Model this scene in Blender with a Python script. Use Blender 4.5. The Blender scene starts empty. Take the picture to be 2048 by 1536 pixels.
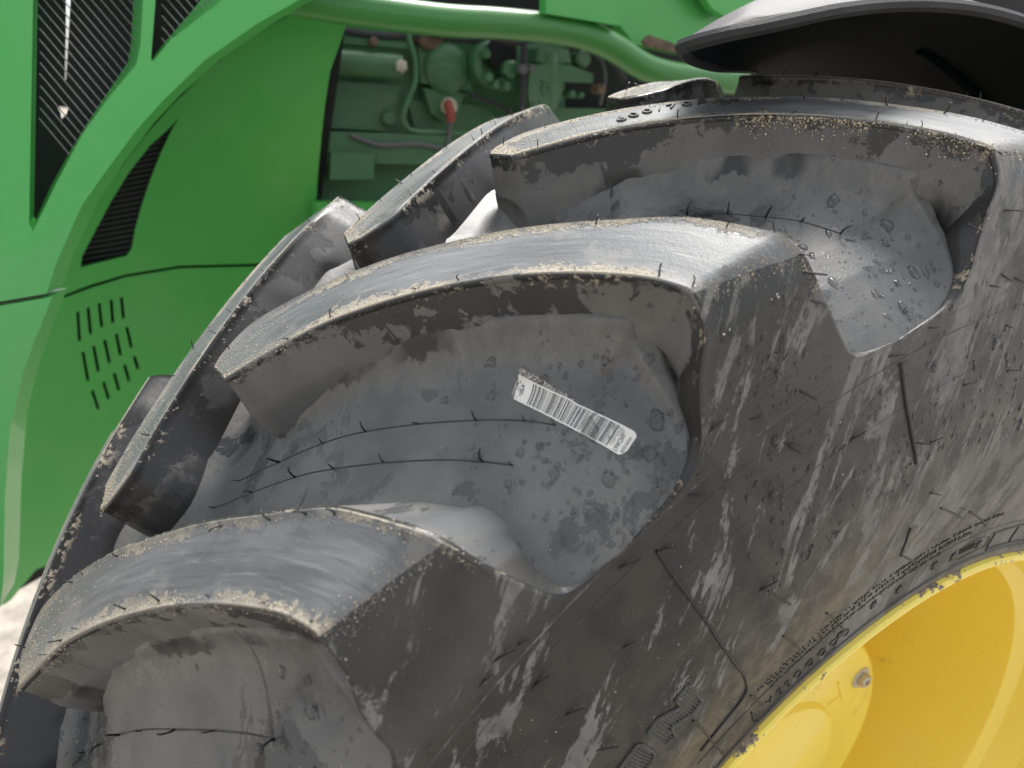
import bpy, bmesh, math, random
import numpy as np
from mathutils import Vector, Matrix
from mathutils.geometry import tessellate_polygon
random.seed(4)
rng = np.random.default_rng(7)
scene = bpy.context.scene
col = scene.collection
R = math.radians

# ------------------------------------------------------------------ camera
CAM = np.array([-0.58895, -0.48232, 0.72030])
RIGHT = np.array([0.879083, -0.471516, 0.069896])
DOWN = np.array([-0.117007, -0.355602, -0.927285])
FWD = np.array([0.462084, 0.806982, -0.367774])
FPX = 1333.94                       # focal length in pixels of a 2048 wide frame
cd = bpy.data.cameras.new('camera')
cam = bpy.data.objects.new('camera', cd)
col.objects.link(cam)
M = Matrix.Identity(4)
for i in range(3):
    M[i][0] = RIGHT[i]; M[i][1] = -DOWN[i]; M[i][2] = -FWD[i]; M[i][3] = CAM[i]
cam.matrix_world = M
cd.sensor_width = 36.0
cd.lens = FPX / 2048 * 36.0
cd.clip_start = 0.01
cd.clip_end = 500
cd.dof.use_dof = True
cd.dof.focus_distance = 0.46
cd.dof.aperture_fstop = 6.0
scene.camera = cam

# ------------------------------------------------------------------ sky and sun
SUN_EL, SUN_AZ = 58, 50             # azimuth measured from +Y towards +X
w = bpy.data.worlds.new('World')
scene.world = w
w.use_nodes = True
nt = w.node_tree
sky = nt.nodes.new('ShaderNodeTexSky')
sky.sky_type = 'NISHITA'
sky.sun_disc = False
sky.sun_elevation = R(SUN_EL)
sky.sun_rotation = R(SUN_AZ)
sky.air_density = 1.0
sky.dust_density = 3.5
bg = nt.nodes['Background']
bg.inputs['Strength'].default_value = 0.125
hs = nt.nodes.new('ShaderNodeHueSaturation')      # thin overcast: the blue is washed out
hs.inputs['Saturation'].default_value = .24
nt.links.new(sky.outputs[0], hs.inputs['Color'])
nt.links.new(hs.outputs[0], bg.inputs['Color'])
sd = bpy.data.lights.new('sun', 'SUN')
sd.energy = 2.2
sd.angle = R(20)
sd.color = (1.0, 0.97, 0.93)
so = bpy.data.objects.new('sun', sd)
col.objects.link(so)
sv = Vector((math.sin(R(SUN_AZ)) * math.cos(R(SUN_EL)), math.cos(R(SUN_AZ)) * math.cos(R(SUN_EL)), math.sin(R(SUN_EL))))
so.rotation_euler = sv.to_track_quat('Z', 'Y').to_euler()
scene.view_settings.view_transform = 'Standard'
scene.view_settings.look = 'None'
scene.view_settings.exposure = 1.18
scene.view_settings.gamma = 1.0

# ------------------------------------------------------------------ helpers
def at(u, v, Y, tilt=0.0, turn=0.0, z0=.75, x0=-.3):
    """point of the plane y = Y + tilt (z - z0) + turn (x - x0) seen at photo pixel (u, v)"""
    d = (u - 1024) / FPX * RIGHT + (v - 768) / FPX * DOWN + FWD
    t = (Y - tilt * z0 - turn * x0 - CAM[1] + tilt * CAM[2] + turn * CAM[0]) / (d[1] - tilt * d[2] - turn * d[0])
    return CAM + t * d

def empty(name, loc=(0, 0, 0), label=None, cat=None):
    o = bpy.data.objects.new(name, None)
    col.objects.link(o)
    o.location = loc
    o.empty_display_size = 0.1
    if label: o['label'] = label
    if cat: o['category'] = cat
    return o

def link(name, me, mats, parent=None, label=None, smooth=True, sharp=35):
    o = bpy.data.objects.new(name, me)
    col.objects.link(o)
    for m in (mats if isinstance(mats, (list, tuple)) else [mats]):
        if m and m.name not in [x.name for x in me.materials if x]: me.materials.append(m)
    if smooth:
        me.shade_smooth()
        if sharp: me.set_sharp_from_angle(angle=R(sharp))
    if parent: o.parent = parent
    if label: o['label'] = label
    return o

def mesh(verts, faces, name='m'):
    me = bpy.data.meshes.new(name)
    me.from_pydata([tuple(map(float, v)) for v in verts], [], [tuple(map(int, f)) for f in faces])
    me.update()
    return me

def fast_mesh(V, Q, name='m'):
    """quads (n,4) or triangles (n,3) from numpy arrays"""
    V = np.asarray(V, np.float32); Q = np.asarray(Q, np.int32)
    k = Q.shape[1]
    me = bpy.data.meshes.new(name)
    me.vertices.add(len(V)); me.vertices.foreach_set('co', V.ravel())
    me.loops.add(Q.size); me.loops.foreach_set('vertex_index', Q.ravel())
    me.polygons.add(len(Q))
    me.polygons.foreach_set('loop_start', np.arange(0, Q.size, k, dtype=np.int32))
    me.polygons.foreach_set('loop_total', np.full(len(Q), k, np.int32))
    me.update(calc_edges=True)
    me.validate()
    return me

def add_uv(me, name, per_vertex):
    idx = np.empty(len(me.loops), np.int32)
    me.loops.foreach_get('vertex_index', idx)
    l = me.uv_layers.new(name=name)
    l.data.foreach_set('uv', np.asarray(per_vertex, np.float32)[idx].ravel())

class MB:
    """collects boxes, tubes, discs into one mesh"""
    def __init__(s): s.v = []; s.f = []
    def add(s, V, F):
        b = len(s.v)
        s.v += [tuple(map(float, p)) for p in V]
        s.f += [tuple(int(i) + b for i in f) for f in F]
    def tube(s, pts, r, n=8, caps=True):
        P = [np.array(p, float) for p in pts]
        rad = r if isinstance(r, (list, tuple, np.ndarray)) else [r] * len(P)
        up = np.array([0.13, 0.31, 0.94])
        V = []; F = []
        for i, p in enumerate(P):
            t = P[min(i + 1, len(P) - 1)] - P[max(i - 1, 0)]
            t /= np.linalg.norm(t) + 1e-12
            a = np.cross(t, up); la = np.linalg.norm(a)
            if la < 1e-3: a = np.cross(t, [1, 0, 0]); la = np.linalg.norm(a)
            a /= la; b = np.cross(t, a)
            for k in range(n):
                q = 2 * math.pi * k / n
                V.append(p + rad[i] * (math.cos(q) * a + math.sin(q) * b))
        for i in range(len(P) - 1):
            for k in range(n):
                F.append((i * n + k, i * n + (k + 1) % n, (i + 1) * n + (k + 1) % n, (i + 1) * n + k))
        if caps:
            F.append(tuple(range(n - 1, -1, -1))); F.append(tuple((len(P) - 1) * n + k for k in range(n)))
        s.add(V, F)
    def disc(s, c, axis, profile, n=24, cap=True):
        """lathe: profile of (radius, height) along axis"""
        ax = np.array(axis, float); ax /= np.linalg.norm(ax)
        a = np.cross(ax, [0.3, 0.2, 0.93]); a /= np.linalg.norm(a); b = np.cross(ax, a)
        V = []; F = []
        for r, h in profile:
            for k in range(n):
                q = 2 * math.pi * k / n
                V.append(np.array(c) + ax * h + r * (math.cos(q) * a + math.sin(q) * b))
        for i in range(len(profile) - 1):
            for k in range(n):
                F.append((i * n + k, i * n + (k + 1) % n, (i + 1) * n + (k + 1) % n, (i + 1) * n + k))
        if cap: F.append(tuple((len(profile) - 1) * n + k for k in range(n)))
        s.add(V, F)
    def box(s, lo, hi, bev=0.004):
        bm = bmesh.new()
        bmesh.ops.create_cube(bm, size=1)
        c = [(a + b) / 2 for a, b in zip(lo, hi)]; d = [abs(b - a) for a, b in zip(lo, hi)]
        for v in bm.verts: v.co = Vector([v.co[i] * d[i] + c[i] for i in range(3)])
        if bev: bmesh.ops.bevel(bm, geom=bm.edges[:], offset=bev, segments=2, affect='EDGES')
        bm.verts.index_update()
        s.add([v.co for v in bm.verts], [[v.index for v in f.verts] for f in bm.faces])
        bm.free()
    def build(s, name, mat, parent=None, label=None, sharp=35):
        return link(name, mesh(s.v, s.f, name), mat, parent, label, True, sharp)

def smooth_line(P, n):
    """Catmull-Rom through 2-D or 3-D points, resampled evenly"""
    P = np.asarray(P, float)
    E = np.vstack([2 * P[0] - P[1], P, 2 * P[-1] - P[-2]])
    out = []
    for i in range(1, len(E) - 2):
        for t in np.linspace(0, 1, 24, endpoint=False):
            a, b, c, d = E[i - 1], E[i], E[i + 1], E[i + 2]
            out.append(0.5 * (2 * b + (c - a) * t + (2 * a - 5 * b + 4 * c - d) * t * t + (3 * b - a - 3 * c + d) * t ** 3))
    out.append(P[-1]); out = np.array(out)
    return resample(out, n)

def resample(P, n):
    P = np.asarray(P, float)
    s = np.r_[0, np.cumsum(np.linalg.norm(np.diff(P, axis=0), axis=1))]
    t = np.linspace(0, s[-1], n)
    return np.stack([np.interp(t, s, P[:, k]) for k in range(P.shape[1])], 1)

# ------------------------------------------------------------------ node helpers
class NT:
    def __init__(s, name):
        s.m = bpy.data.materials.new(name); s.m.use_nodes = True
        s.t = s.m.node_tree; s.b = s.t.nodes['Principled BSDF']
    def n(s, kind, **kw):
        x = s.t.nodes.new('ShaderNode' + kind)
        for k, v in kw.items(): setattr(x, k, v)
        return x
    def l(s, a, b): s.t.links.new(a, b)
    def put(s, sock, v):
        if hasattr(v, 'is_linked'): s.l(v, sock)
        else: sock.default_value = v
    def noise(s, vec, scale, detail=6, rough=.55, dist=0.0):
        x = s.n('TexNoise'); s.put(x.inputs['Vector'], vec)
        x.inputs['Scale'].default_value = scale; x.inputs['Detail'].default_value = detail
        x.inputs['Roughness'].default_value = rough; x.inputs['Distortion'].default_value = dist
        return x.outputs['Fac']
    def math(s, op, a, b=0.0, c=None, clamp=False):
        x = s.n('Math', operation=op, use_clamp=clamp)
        s.put(x.inputs[0], a); s.put(x.inputs[1], b)
        if c is not None: s.put(x.inputs[2], c)
        return x.outputs[0]
    def ramp(s, f, lo, hi):
        x = s.n('MapRange', interpolation_type='SMOOTHSTEP')
        s.put(x.inputs['Value'], f); s.put(x.inputs['From Min'], lo); s.put(x.inputs['From Max'], hi)
        return x.outputs[0]
    def mix(s, f, a, b):
        x = s.n('Mix', data_type='RGBA')
        s.put(x.inputs['Factor'], f)
        s.put(x.inputs[6], a if hasattr(a, 'is_linked') else (*a, 1)); s.put(x.inputs[7], b if hasattr(b, 'is_linked') else (*b, 1))
        return x.outputs[2]
    def mixf(s, f, a, b):
        x = s.n('Mix', data_type='FLOAT')
        s.put(x.inputs['Factor'], f); s.put(x.inputs[2], a); s.put(x.inputs[3], b)
        return x.outputs[0]
    def scale(s, vec, k):
        x = s.n('VectorMath', operation='MULTIPLY'); s.put(x.inputs[0], vec); x.inputs[1].default_value = k
        return x.outputs[0]
    def addv(s, vec, b):
        x = s.n('VectorMath', operation='ADD'); s.put(x.inputs[0], vec); s.put(x.inputs[1], b)
        return x.outputs[0]
    def uv(s, name):
        x = s.n('UVMap'); x.uv_map = name; return x.outputs[0]
    def xyz(s, v):
        x = s.n('SeparateXYZ'); s.put(x.inputs[0], v); return x.outputs
    def vec(s, x, y, z):
        c = s.n('CombineXYZ'); s.put(c.inputs[0], x); s.put(c.inputs[1], y); s.put(c.inputs[2], z); return c.outputs[0]
    def pos(s): return s.n('NewGeometry').outputs['Position']
    def bump(s, h, strength, dist, prev=None):
        x = s.n('Bump'); x.inputs['Strength'].default_value = strength; x.inputs['Distance'].default_value = dist
        s.put(x.inputs['Height'], h)
        if prev is not None: s.l(prev, x.inputs['Normal'])
        return x.outputs[0]
    def out(s, colour, rough, normal=None, spec=.5):
        s.put(s.b.inputs['Base Color'], colour if hasattr(colour, 'is_linked') else (*colour, 1))
        s.put(s.b.inputs['Roughness'], rough)
        s.b.inputs['Specular IOR Level'].default_value = spec
        if normal is not None: s.l(normal, s.b.inputs['Normal'])
        return s.m

def tyre_vec(m):
    """along the tread (m), across the section (m), a different slice for each lug"""
    u = m.xyz(m.uv('place'))
    rnd = m.n('ObjectInfo').outputs['Random']
    return m.vec(u[0], u[1], m.math('MULTIPLY', rnd, 9.0)), u

DUST_A, DUST_B = (.148, .143, .134), (.27, .25, .215)
WET = (.019, .0185, .018)

def rubber_wall(damp_all=False):
    m = NT('rubber_wall_damp' if damp_all else 'rubber_wall')
    v, u = tyre_vec(m)
    aux = m.xyz(m.uv('edge'))                      # x: depth below the top edge
    vd = m.vec(m.xyz(v)[0], m.math('MULTIPLY', aux[0], .95), m.math('ADD', m.xyz(v)[2], m.math('MULTIPLY', m.xyz(v)[1], .8)))
    fine = m.noise(vd, 62, 14, .70, .3)
    wide = m.noise(vd, 11, 4, .5)
    # damp band that hangs below the top edge with a frayed lower border
    lim = m.math('MULTIPLY', m.ramp(wide, .38, .66), .032)
    edge = m.math('ADD', m.math('SUBTRACT', aux[0], lim), m.math('MULTIPLY', m.math('SUBTRACT', fine, .5), .085))
    dampA = m.ramp(edge, .003, .0005)
    dampB = m.ramp(m.math('ADD', m.math('MULTIPLY', wide, .45), m.math('MULTIPLY', fine, .55)), .60, .612)
    run = m.noise(m.vec(m.math('MULTIPLY', m.xyz(v)[0], 1.0), m.math('MULTIPLY', aux[0], .08), m.xyz(v)[2]), 55, 3, .5, .4)
    dampC = m.math('MULTIPLY', m.ramp(run, .645, .665), m.ramp(aux[0], .05, .03))
    foot = m.math('MULTIPLY', m.ramp(m.math('ADD', aux[0], m.math('MULTIPLY', m.math('SUBTRACT', fine, .5), .022)), .0265, .0285), m.ramp(wide, .52, .60))
    damp = m.math('MAXIMUM', m.math('MAXIMUM', m.math('MAXIMUM', dampA, dampB), dampC), foot, clamp=True)
    dry = m.mix(m.ramp(m.noise(v, 25, 5), .3, .7), DUST_A, (.102, .099, .094))
    dry = m.mix(m.ramp(m.noise(v, 420, 3), .62, .72), dry, (.09, .085, .08))
    dry = m.mix(m.ramp(aux[0], .018, .034), dry, m.mix(m.ramp(m.noise(v, 20, 6), .35, .65), (.108, .108, .107), (.165, .160, .150)))
    if damp_all:
        dry = m.mix(m.ramp(m.noise(vd, 24, 8, .6), .57, .71), (.026, .026, .027), (.115, .11, .103))
    c = m.mix(m.math('MULTIPLY', damp, .9), dry, WET)
    sand = m.math('MULTIPLY', m.ramp(aux[0], .011, .002), m.ramp(m.math('ADD', m.math('MULTIPLY', m.noise(vd, 240, 5, .65), .5), m.math('MULTIPLY', m.noise(vd, 24, 3), .5)), .55, .60))
    c = m.mix(m.math('MULTIPLY', sand, .85), c, (.42, .36, .27))
    r = m.mixf(damp, .62, .30) if not damp_all else m.mixf(damp, .42, .26)
    nb = m.bump(m.noise(v, 900, 3), .35, .0006)
    nb = m.bump(sand, .6, .0015, nb)
    return m.out(c, r, nb)

def rubber_top():
    m = NT('rubber_tread_face')
    v, u = tyre_vec(m)
    aux = m.xyz(m.uv('edge'))                      # y: distance in from the edge
    g = m.xyz(m.uv('lug'))                         # x: along the lug, y: across it
    rz = m.xyz(v)[2]
    gv = m.vec(m.math('MULTIPLY', g[0], .09), g[1], rz)
    warp = m.noise(m.vec(g[0], g[1], rz), 14, 2)
    gv = m.addv(gv, m.vec(0, m.math('MULTIPLY', warp, .012), 0))
    stroke = m.noise(gv, 330, 5, .6)
    broad = m.noise(m.vec(m.math('MULTIPLY', g[0], .35), g[1], rz), 22, 5)
    c = m.mix(m.ramp(broad, .35, .65), (.108, .116, .122), (.20, .206, .209))
    c = m.mix(m.math('MULTIPLY', m.ramp(stroke, .54, .70), .4), c, (.34, .34, .33))
    c = m.mix(m.math('MULTIPLY', m.ramp(stroke, .46, .36), .35), c, (.06, .063, .068))
    patch = m.ramp(m.noise(v, 17, 8, .6), .57, .62)
    c = m.mix(m.math('MULTIPLY', patch, .5), c, (.24, .235, .22))
    sn = m.math('ADD', m.math('MULTIPLY', m.noise(v, 170, 5, .65), .55), m.math('MULTIPLY', m.noise(v, 21, 3), .45))
    lim = m.mixf(m.ramp(aux[1], .0, .017), .40, .64)
    nose = m.mixf(m.ramp(g[0], .09, .0), lim, m.math('SUBTRACT', lim, .10))
    sand = m.math('MULTIPLY', m.ramp(sn, nose, m.math('ADD', nose, .06)), m.mixf(m.ramp(m.noise(m.vec(g[0], g[1], m.math('ADD', rz, 4.0)), 13, 3), .40, .56), .15, 1.0))
    c = m.mix(m.math('MULTIPLY', sand, .9), c, m.mix(m.noise(v, 700, 2), (.26, .23, .18), (.52, .47, .38)))
    r = m.mixf(sand, m.mixf(m.ramp(broad, .3, .7), .36, .52), .8)
    nb = m.bump(stroke, .22, .0007)
    nb = m.bump(m.noise(v, 800, 3), .4, .0005, nb)
    nb = m.bump(m.math('MULTIPLY', sand, m.noise(v, 600, 3)), .7, .0015, nb)
    return m.out(c, m.math('ADD', r, .06), nb, .45)

def rubber_side(kind):
    """outer flank and shoulder: damp black with dried runs; floor: dry dust with damp patches"""
    m = NT('rubber_' + kind)
    v, u = tyre_vec(m)
    if kind == 'flank':
        w_ = m.xyz(m.pos())
        u = [m.math('MULTIPLY', m.math('ARCTAN2', w_[0], w_[2]), RHO), u[1]]
    v = m.vec(u[0], u[1], 0.0)
    if kind == 'flank':
        # runs lean like water that ran straight down the flank
        a = m.math('SUBTRACT', w_[0], m.math('MULTIPLY', w_[2], .30))
        fall = w_[2]
        sv_ = m.vec(a, m.math('MULTIPLY', fall, .27), m.math('MULTIPLY', w_[1], .5))
        n1 = m.noise(sv_, 34, 15, .74, .55)
        n2 = m.noise(m.vec(a, m.math('MULTIPLY', fall, .14), 3.0), 64, 12, .70, .2)
        n3 = m.noise(m.vec(a, m.math('MULTIPLY', fall, .6), 7.0), 5, 3, .5)
        # paler and more covered towards the rear half and on the shoulder
        bias = m.math('ADD', m.ramp(u[0], -.50, -.10), m.math('MULTIPLY', m.ramp(u[1], .34, .31), m.math('MULTIPLY', m.ramp(n3, .38, .56), .6)), clamp=True)
        th = m.mixf(bias, .585, .475)
        th = m.math('ADD', th, m.math('MULTIPLY', m.math('SUBTRACT', .5, n3), .16))
        dry = m.ramp(n1, th, m.math('ADD', th, m.mixf(bias, .012, .06)))
        dry = m.math('MULTIPLY', dry, m.mixf(m.ramp(m.noise(v, 70, 6, .6), .35, .6), .55, 1.0))
        dry2 = m.ramp(n2, m.math('ADD', th, .07), m.math('ADD', th, .085))
        dry = m.math('MAXIMUM', dry, m.math('MULTIPLY', dry2, .8), clamp=True)
        base = m.mix(m.ramp(m.noise(v, 30, 6), .35, .65), (.0125, .0128, .013), (.025, .0245, .0235))
        base = m.mix(m.math('MULTIPLY', m.ramp(u[1], .43, .50), m.ramp(m.noise(sv_, 13, 6, .6), .42, .60)), base, (.085, .070, .036))
        film = m.mix(m.ramp(m.noise(v, 26, 5), .35, .65), (.165, .163, .157), (.235, .23, .217))
        soft = m.math('MULTIPLY', m.ramp(n3, .40, .66), .45)
        base = m.mix(m.math('MULTIPLY', m.math('ADD', m.math('MULTIPLY', soft, bias), m.math('MULTIPLY', bias, .5)), .85), base, (.095, .097, .094))
        c = m.mix(m.math('MULTIPLY', dry, .9), base, film)
        speck = m.ramp(m.noise(v, 520, 3), .66, .74)
        c = m.mix(m.math('MULTIPLY', speck, .55), c, (.24, .23, .2))
        bead = m.math('MULTIPLY', m.ramp(u[1], .584, .588), m.math('ADD', m.math('MULTIPLY', m.noise(v, 60, 6), .6), .35))
        c = m.mix(bead, c, (.20, .165, .135))
        r = m.mixf(dry, m.mixf(m.ramp(m.noise(v, 40, 6, .6), .4, .6), .34, .56), .68)
    else:
        n1 = m.noise(v, 15, 14, .68, .6)
        n2 = m.noise(v, 55, 10, .7, .4)
        n3 = m.noise(v, 5.5, 3)
        k = m.math('ADD', m.math('MULTIPLY', n1, .6), m.math('ADD', m.math('MULTIPLY', n2, .22), m.math('MULTIPLY', n3, .18)))
        damp = m.ramp(k, .520, .528)
        deep = m.ramp(k, .575, .581)
        film = m.mix(m.ramp(m.noise(v, 18, 6), .35, .65), (.094, .098, .102), (.150, .149, .143))
        film = m.mix(m.ramp(m.noise(v, 650, 3), .6, .7), film, (.11, .107, .10))
        c = m.mix(m.math('MULTIPLY', damp, .75), film, (.062, .063, .064))
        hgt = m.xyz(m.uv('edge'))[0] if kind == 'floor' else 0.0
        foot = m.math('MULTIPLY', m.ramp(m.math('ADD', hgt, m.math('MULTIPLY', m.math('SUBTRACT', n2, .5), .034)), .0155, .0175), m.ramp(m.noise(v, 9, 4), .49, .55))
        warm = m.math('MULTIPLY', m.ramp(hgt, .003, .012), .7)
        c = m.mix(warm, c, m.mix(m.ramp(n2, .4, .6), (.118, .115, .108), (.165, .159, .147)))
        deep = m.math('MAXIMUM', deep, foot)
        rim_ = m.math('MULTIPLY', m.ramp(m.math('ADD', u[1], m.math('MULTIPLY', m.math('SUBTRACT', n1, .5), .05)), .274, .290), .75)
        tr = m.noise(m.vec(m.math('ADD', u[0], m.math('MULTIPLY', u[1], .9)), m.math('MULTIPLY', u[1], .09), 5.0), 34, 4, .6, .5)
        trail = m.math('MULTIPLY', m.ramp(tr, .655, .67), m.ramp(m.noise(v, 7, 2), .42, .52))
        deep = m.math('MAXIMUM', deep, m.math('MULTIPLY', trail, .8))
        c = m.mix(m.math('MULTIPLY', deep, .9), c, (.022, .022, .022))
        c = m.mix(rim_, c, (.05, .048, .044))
        r = m.mixf(damp, .44, .24)
    nb = m.bump(m.noise(v, 750, 4), .45, .0007)
    nb = m.bump(m.noise(v, 90, 6, .6), .25, .0016, nb)
    return m.out(c, r, nb)

def plain(name, c, rough=.5, metal=0, spec=.5, coat=0, bump=0, bscale=300, var=0, vscale=20):
    m = NT(name)
    p = m.pos()
    cc = c
    if var:
        cc = m.mix(m.ramp(m.noise(p, vscale, 7, .6), .3, .7), tuple(x * (1 - var) for x in c), tuple(min(1, x * (1 + var)) for x in c))
    nb = m.bump(m.noise(p, bscale, 4), bump, .001) if bump else None
    m.b.inputs['Metallic'].default_value = metal
    m.b.inputs['Coat Weight'].default_value = coat
    m.b.inputs['Coat Roughness'].default_value = .12
    return m.out(cc, rough, nb, spec)

def paint(name, c, dirt=(.20, .20, .15), amount=.25, chips=None, rough=.33):
    m = NT(name)
    p = m.pos()
    film = m.ramp(m.noise(p, 7, 8, .65), .42, .75)
    fine = m.ramp(m.noise(p, 160, 4, .6), .62, .75)
    f = m.math('ADD', m.math('MULTIPLY', film, amount), m.math('MULTIPLY', fine, amount * .5), clamp=True)
    cc = m.mix(f, c, dirt)
    if 'yellow' in name:
        sp = m.ramp(m.math('ADD', m.math('MULTIPLY', m.noise(p, 210, 3), .7), m.math('MULTIPLY', m.noise(p, 9, 3), .3)), .66, .69)
        cc = m.mix(m.math('MULTIPLY', sp, .75), cc, (.16, .09, .03))
        ru = m.math('MULTIPLY', m.ramp(m.noise(p, 8, 2), .66, .74), m.ramp(m.noise(p, 55, 8, .7), .48, .62))
        cc = m.mix(m.math('MULTIPLY', ru, .7), cc, (.45, .18, .03))
    r = m.mixf(f, rough, .6)
    nb = m.bump(m.noise(p, 60, 5), .06, .001)
    if chips:
        ch = m.ramp(m.math('ADD', m.math('MULTIPLY', m.noise(p, 75, 9, .66), .6), m.math('MULTIPLY', m.noise(p, 16, 3), .4)), chips, chips + .012)
        cc = m.mix(ch, cc, m.mix(m.ramp(m.noise(p, 230, 4), .4, .6), (.13, .108, .09), (.34, .26, .20)))
        r = m.mixf(ch, r, .6)
        nb = m.bump(m.math('MULTIPLY', ch, -1.0), .5, .0006, nb)
    m.b.inputs['Coat Weight'].default_value = .25
    return m.out(cc, r, nb)

RHO = .74
M_TOP, M_WALL, M_FLANK, M_FLOOR = rubber_top(), rubber_wall(), rubber_side('flank'), rubber_side('floor')
M_WALL_DAMP = rubber_wall(True)
M_HOLLOW = rubber_side('hollow')
M_BLACK = plain('spew_rubber', (.016, .016, .017), .45)
M_GREEN = paint('green_paint', (.072, .42, .085), dirt=(.18, .40, .19), amount=.22)
M_PIPE = paint('green_paint_pipe', (.050, .23, .045), dirt=(.13, .21, .11), amount=.3, rough=.45)
M_GREEN2 = paint('green_paint_casting', (.060, .175, .078), dirt=(.14, .15, .11), amount=.45, rough=.5)
M_YELLOW = paint('yellow_paint', (.97, .74, .095), dirt=(.80, .62, .22), amount=.10)
M_LIP = paint('chipped_yellow_paint', (.94, .75, .11), dirt=(.5, .42, .2), amount=.12, chips=.555)
M_PLASTIC = plain('black_plastic', (.024, .025, .027), .6, spec=.35, bump=.3, bscale=700, var=.3)
M_UNDERSHADE = plain('shaded_plastic', (.004, .008, .011), .7, spec=.08)  # fender underside: its shade is put into a near-black colour
M_MESH = plain('black_grille', (.055, .058, .062), .75, spec=.25)
M_SLAT = plain('grille_slat_metal', (.16, .165, .175), .45)
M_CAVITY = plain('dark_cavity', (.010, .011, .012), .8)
M_STEEL = plain('zinc_steel', (.55, .50, .42), .38, metal=.7)
M_RED = plain('red_boot', (.34, .06, .045), .5)
M_CREAM = plain('cream_ring', (.62, .55, .42), .5)
M_CABLE = plain('grey_cable', (.12, .12, .13), .5)
M_RUST = plain('rusty_steel', (.15, .10, .07), .75, var=.4, vscale=60)
M_PAPER = plain('label_paper', (.80, .79, .74), .55, var=.05, vscale=300, bump=.1)
def torn_paper():
    m = NT('torn_paper'); p = m.pos()
    f = m.ramp(m.noise(p, 900, 6, .7), .46, .54)
    c = m.mix(f, (.16, .15, .135), (.68, .64, .58))
    return m.out(c, .8, m.bump(f, .7, .0006))
M_TORN = torn_paper()
M_INK = plain('label_ink', (.02, .02, .03), .5)
M_SAND = plain('sand_grain', (.52, .45, .34), .8, var=.35, vscale=900)
M_GROUND = plain('sandy_ground', (.31, .28, .235), .95, var=.3, vscale=14, bump=.6, bscale=90)

def water():
    m = NT('water')
    b = m.b
    b.inputs['Base Color'].default_value = (1, 1, 1, 1)
    b.inputs['Roughness'].default_value = .03
    b.inputs['IOR'].default_value = 1.333
    b.inputs['Transmission Weight'].default_value = 1
    return m.m
M_WATER = water()

# ------------------------------------------------------------------ tyre section
_y = np.linspace(0, .236, 20)
O_C = np.array([(-y, .777 - .75 * y * y) for y in _y] +
               [(-.2385, .7338), (-.2430, .7265), (-.2463, .7215), (-.2500, .711), (-.2540, .69), (-.2575, .668), (-.2605, .648), (-.263, .63), (-.268, .60),
                (-.2745, .565), (-.2775, .53), (-.2755, .49), (-.270, .46), (-.2655, .443), (-.263, .425), (-.2615, .41), (-.2622, .4005), (-.2612, .3925)])
I_C = np.array([(0, .722), (-.05, .7205), (-.10, .7155), (-.14, .709), (-.175, .7), (-.205, .689), (-.226, .678), (-.242, .666), (-.253, .6555), (-.2605, .646)])
O_D = resample(O_C, 1500)
O_Q = np.r_[0, np.cumsum(np.linalg.norm(np.diff(O_D, axis=0), axis=1))]
I_D = resample(I_C, 800)
I_Q = np.r_[0, np.cumsum(np.linalg.norm(np.diff(I_D, axis=0), axis=1))]
def sect(q, D, Q):
    """(y, r, ny, nr) on a section curve; q < 0 is the far half"""
    q = np.asarray(q, float); a = np.abs(q)
    y = np.interp(a, Q, D[:, 0]); r = np.interp(a, Q, D[:, 1])
    e = .004
    ty = np.interp(a + e, Q, D[:, 0]) - np.interp(np.maximum(a - e, 0), Q, D[:, 0])
    tr = np.interp(a + e, Q, D[:, 1]) - np.interp(np.maximum(a - e, 0), Q, D[:, 1])
    L = np.hypot(ty, tr) + 1e-12
    ny, nr = tr / L, -ty / L
    s = np.where(q < 0, -1.0, 1.0)
    return y * s, r, ny * s, nr
def cyl(y, r, th):
    return np.stack([r * np.sin(th), y + 0 * th, r * np.cos(th)], -1)
def on_o(q, th, lift=0.0):
    y, r, ny, nr = sect(q, O_D, O_Q); return cyl(y + ny * lift, r + nr * lift, np.asarray(th, float))
def on_i(q, th, lift=0.0):
    y, r, ny, nr = sect(q, I_D, I_Q); return cyl(y + ny * lift, r + nr * lift, np.asarray(th, float))
def nrm_o(q, th):
    y, r, ny, nr = sect(q, O_D, O_Q); return cyl(ny, nr, np.asarray(th, float))
def nrm_i(q, th):
    y, r, ny, nr = sect(q, I_D, I_Q); return cyl(ny, nr, np.asarray(th, float))
# depth from the outer to the inner surface
_q = np.linspace(0, .36, 180)
_yy, _rr, _a, _b = sect(_q, O_D, O_Q)
_dep = np.array([np.sqrt(((I_D - (y, r)) ** 2).sum(1).min()) for y, r in zip(_yy, _rr)])
_dep = np.where(_q > .335, np.minimum(_dep, .0015), _dep)
def depth(q): return np.interp(np.abs(q), _q, _dep)
# direction from the outer section down to the nearest point of the floor (never crossing)
_down = []
for y, r, a_, b_ in zip(_yy, _rr, _a, _b):
    p_ = I_D[np.argmin(((I_D - (y, r)) ** 2).sum(1))] - (y, r); l_ = np.linalg.norm(p_)
    _down.append(p_ / l_ if l_ > .012 else np.array([-a_, -b_]))
_down = np.array(_down)
for _ in range(6): _down[1:-1] = (_down[:-2] + 2 * _down[1:-1] + _down[2:]) / 4
_down /= np.linalg.norm(_down, axis=1)[:, None]
def down(q): return np.interp(np.abs(q), _q, _down[:, 0]), np.interp(np.abs(q), _q, _down[:, 1])

PITCH = 2 * math.pi / 19
G = R(20)
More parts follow.
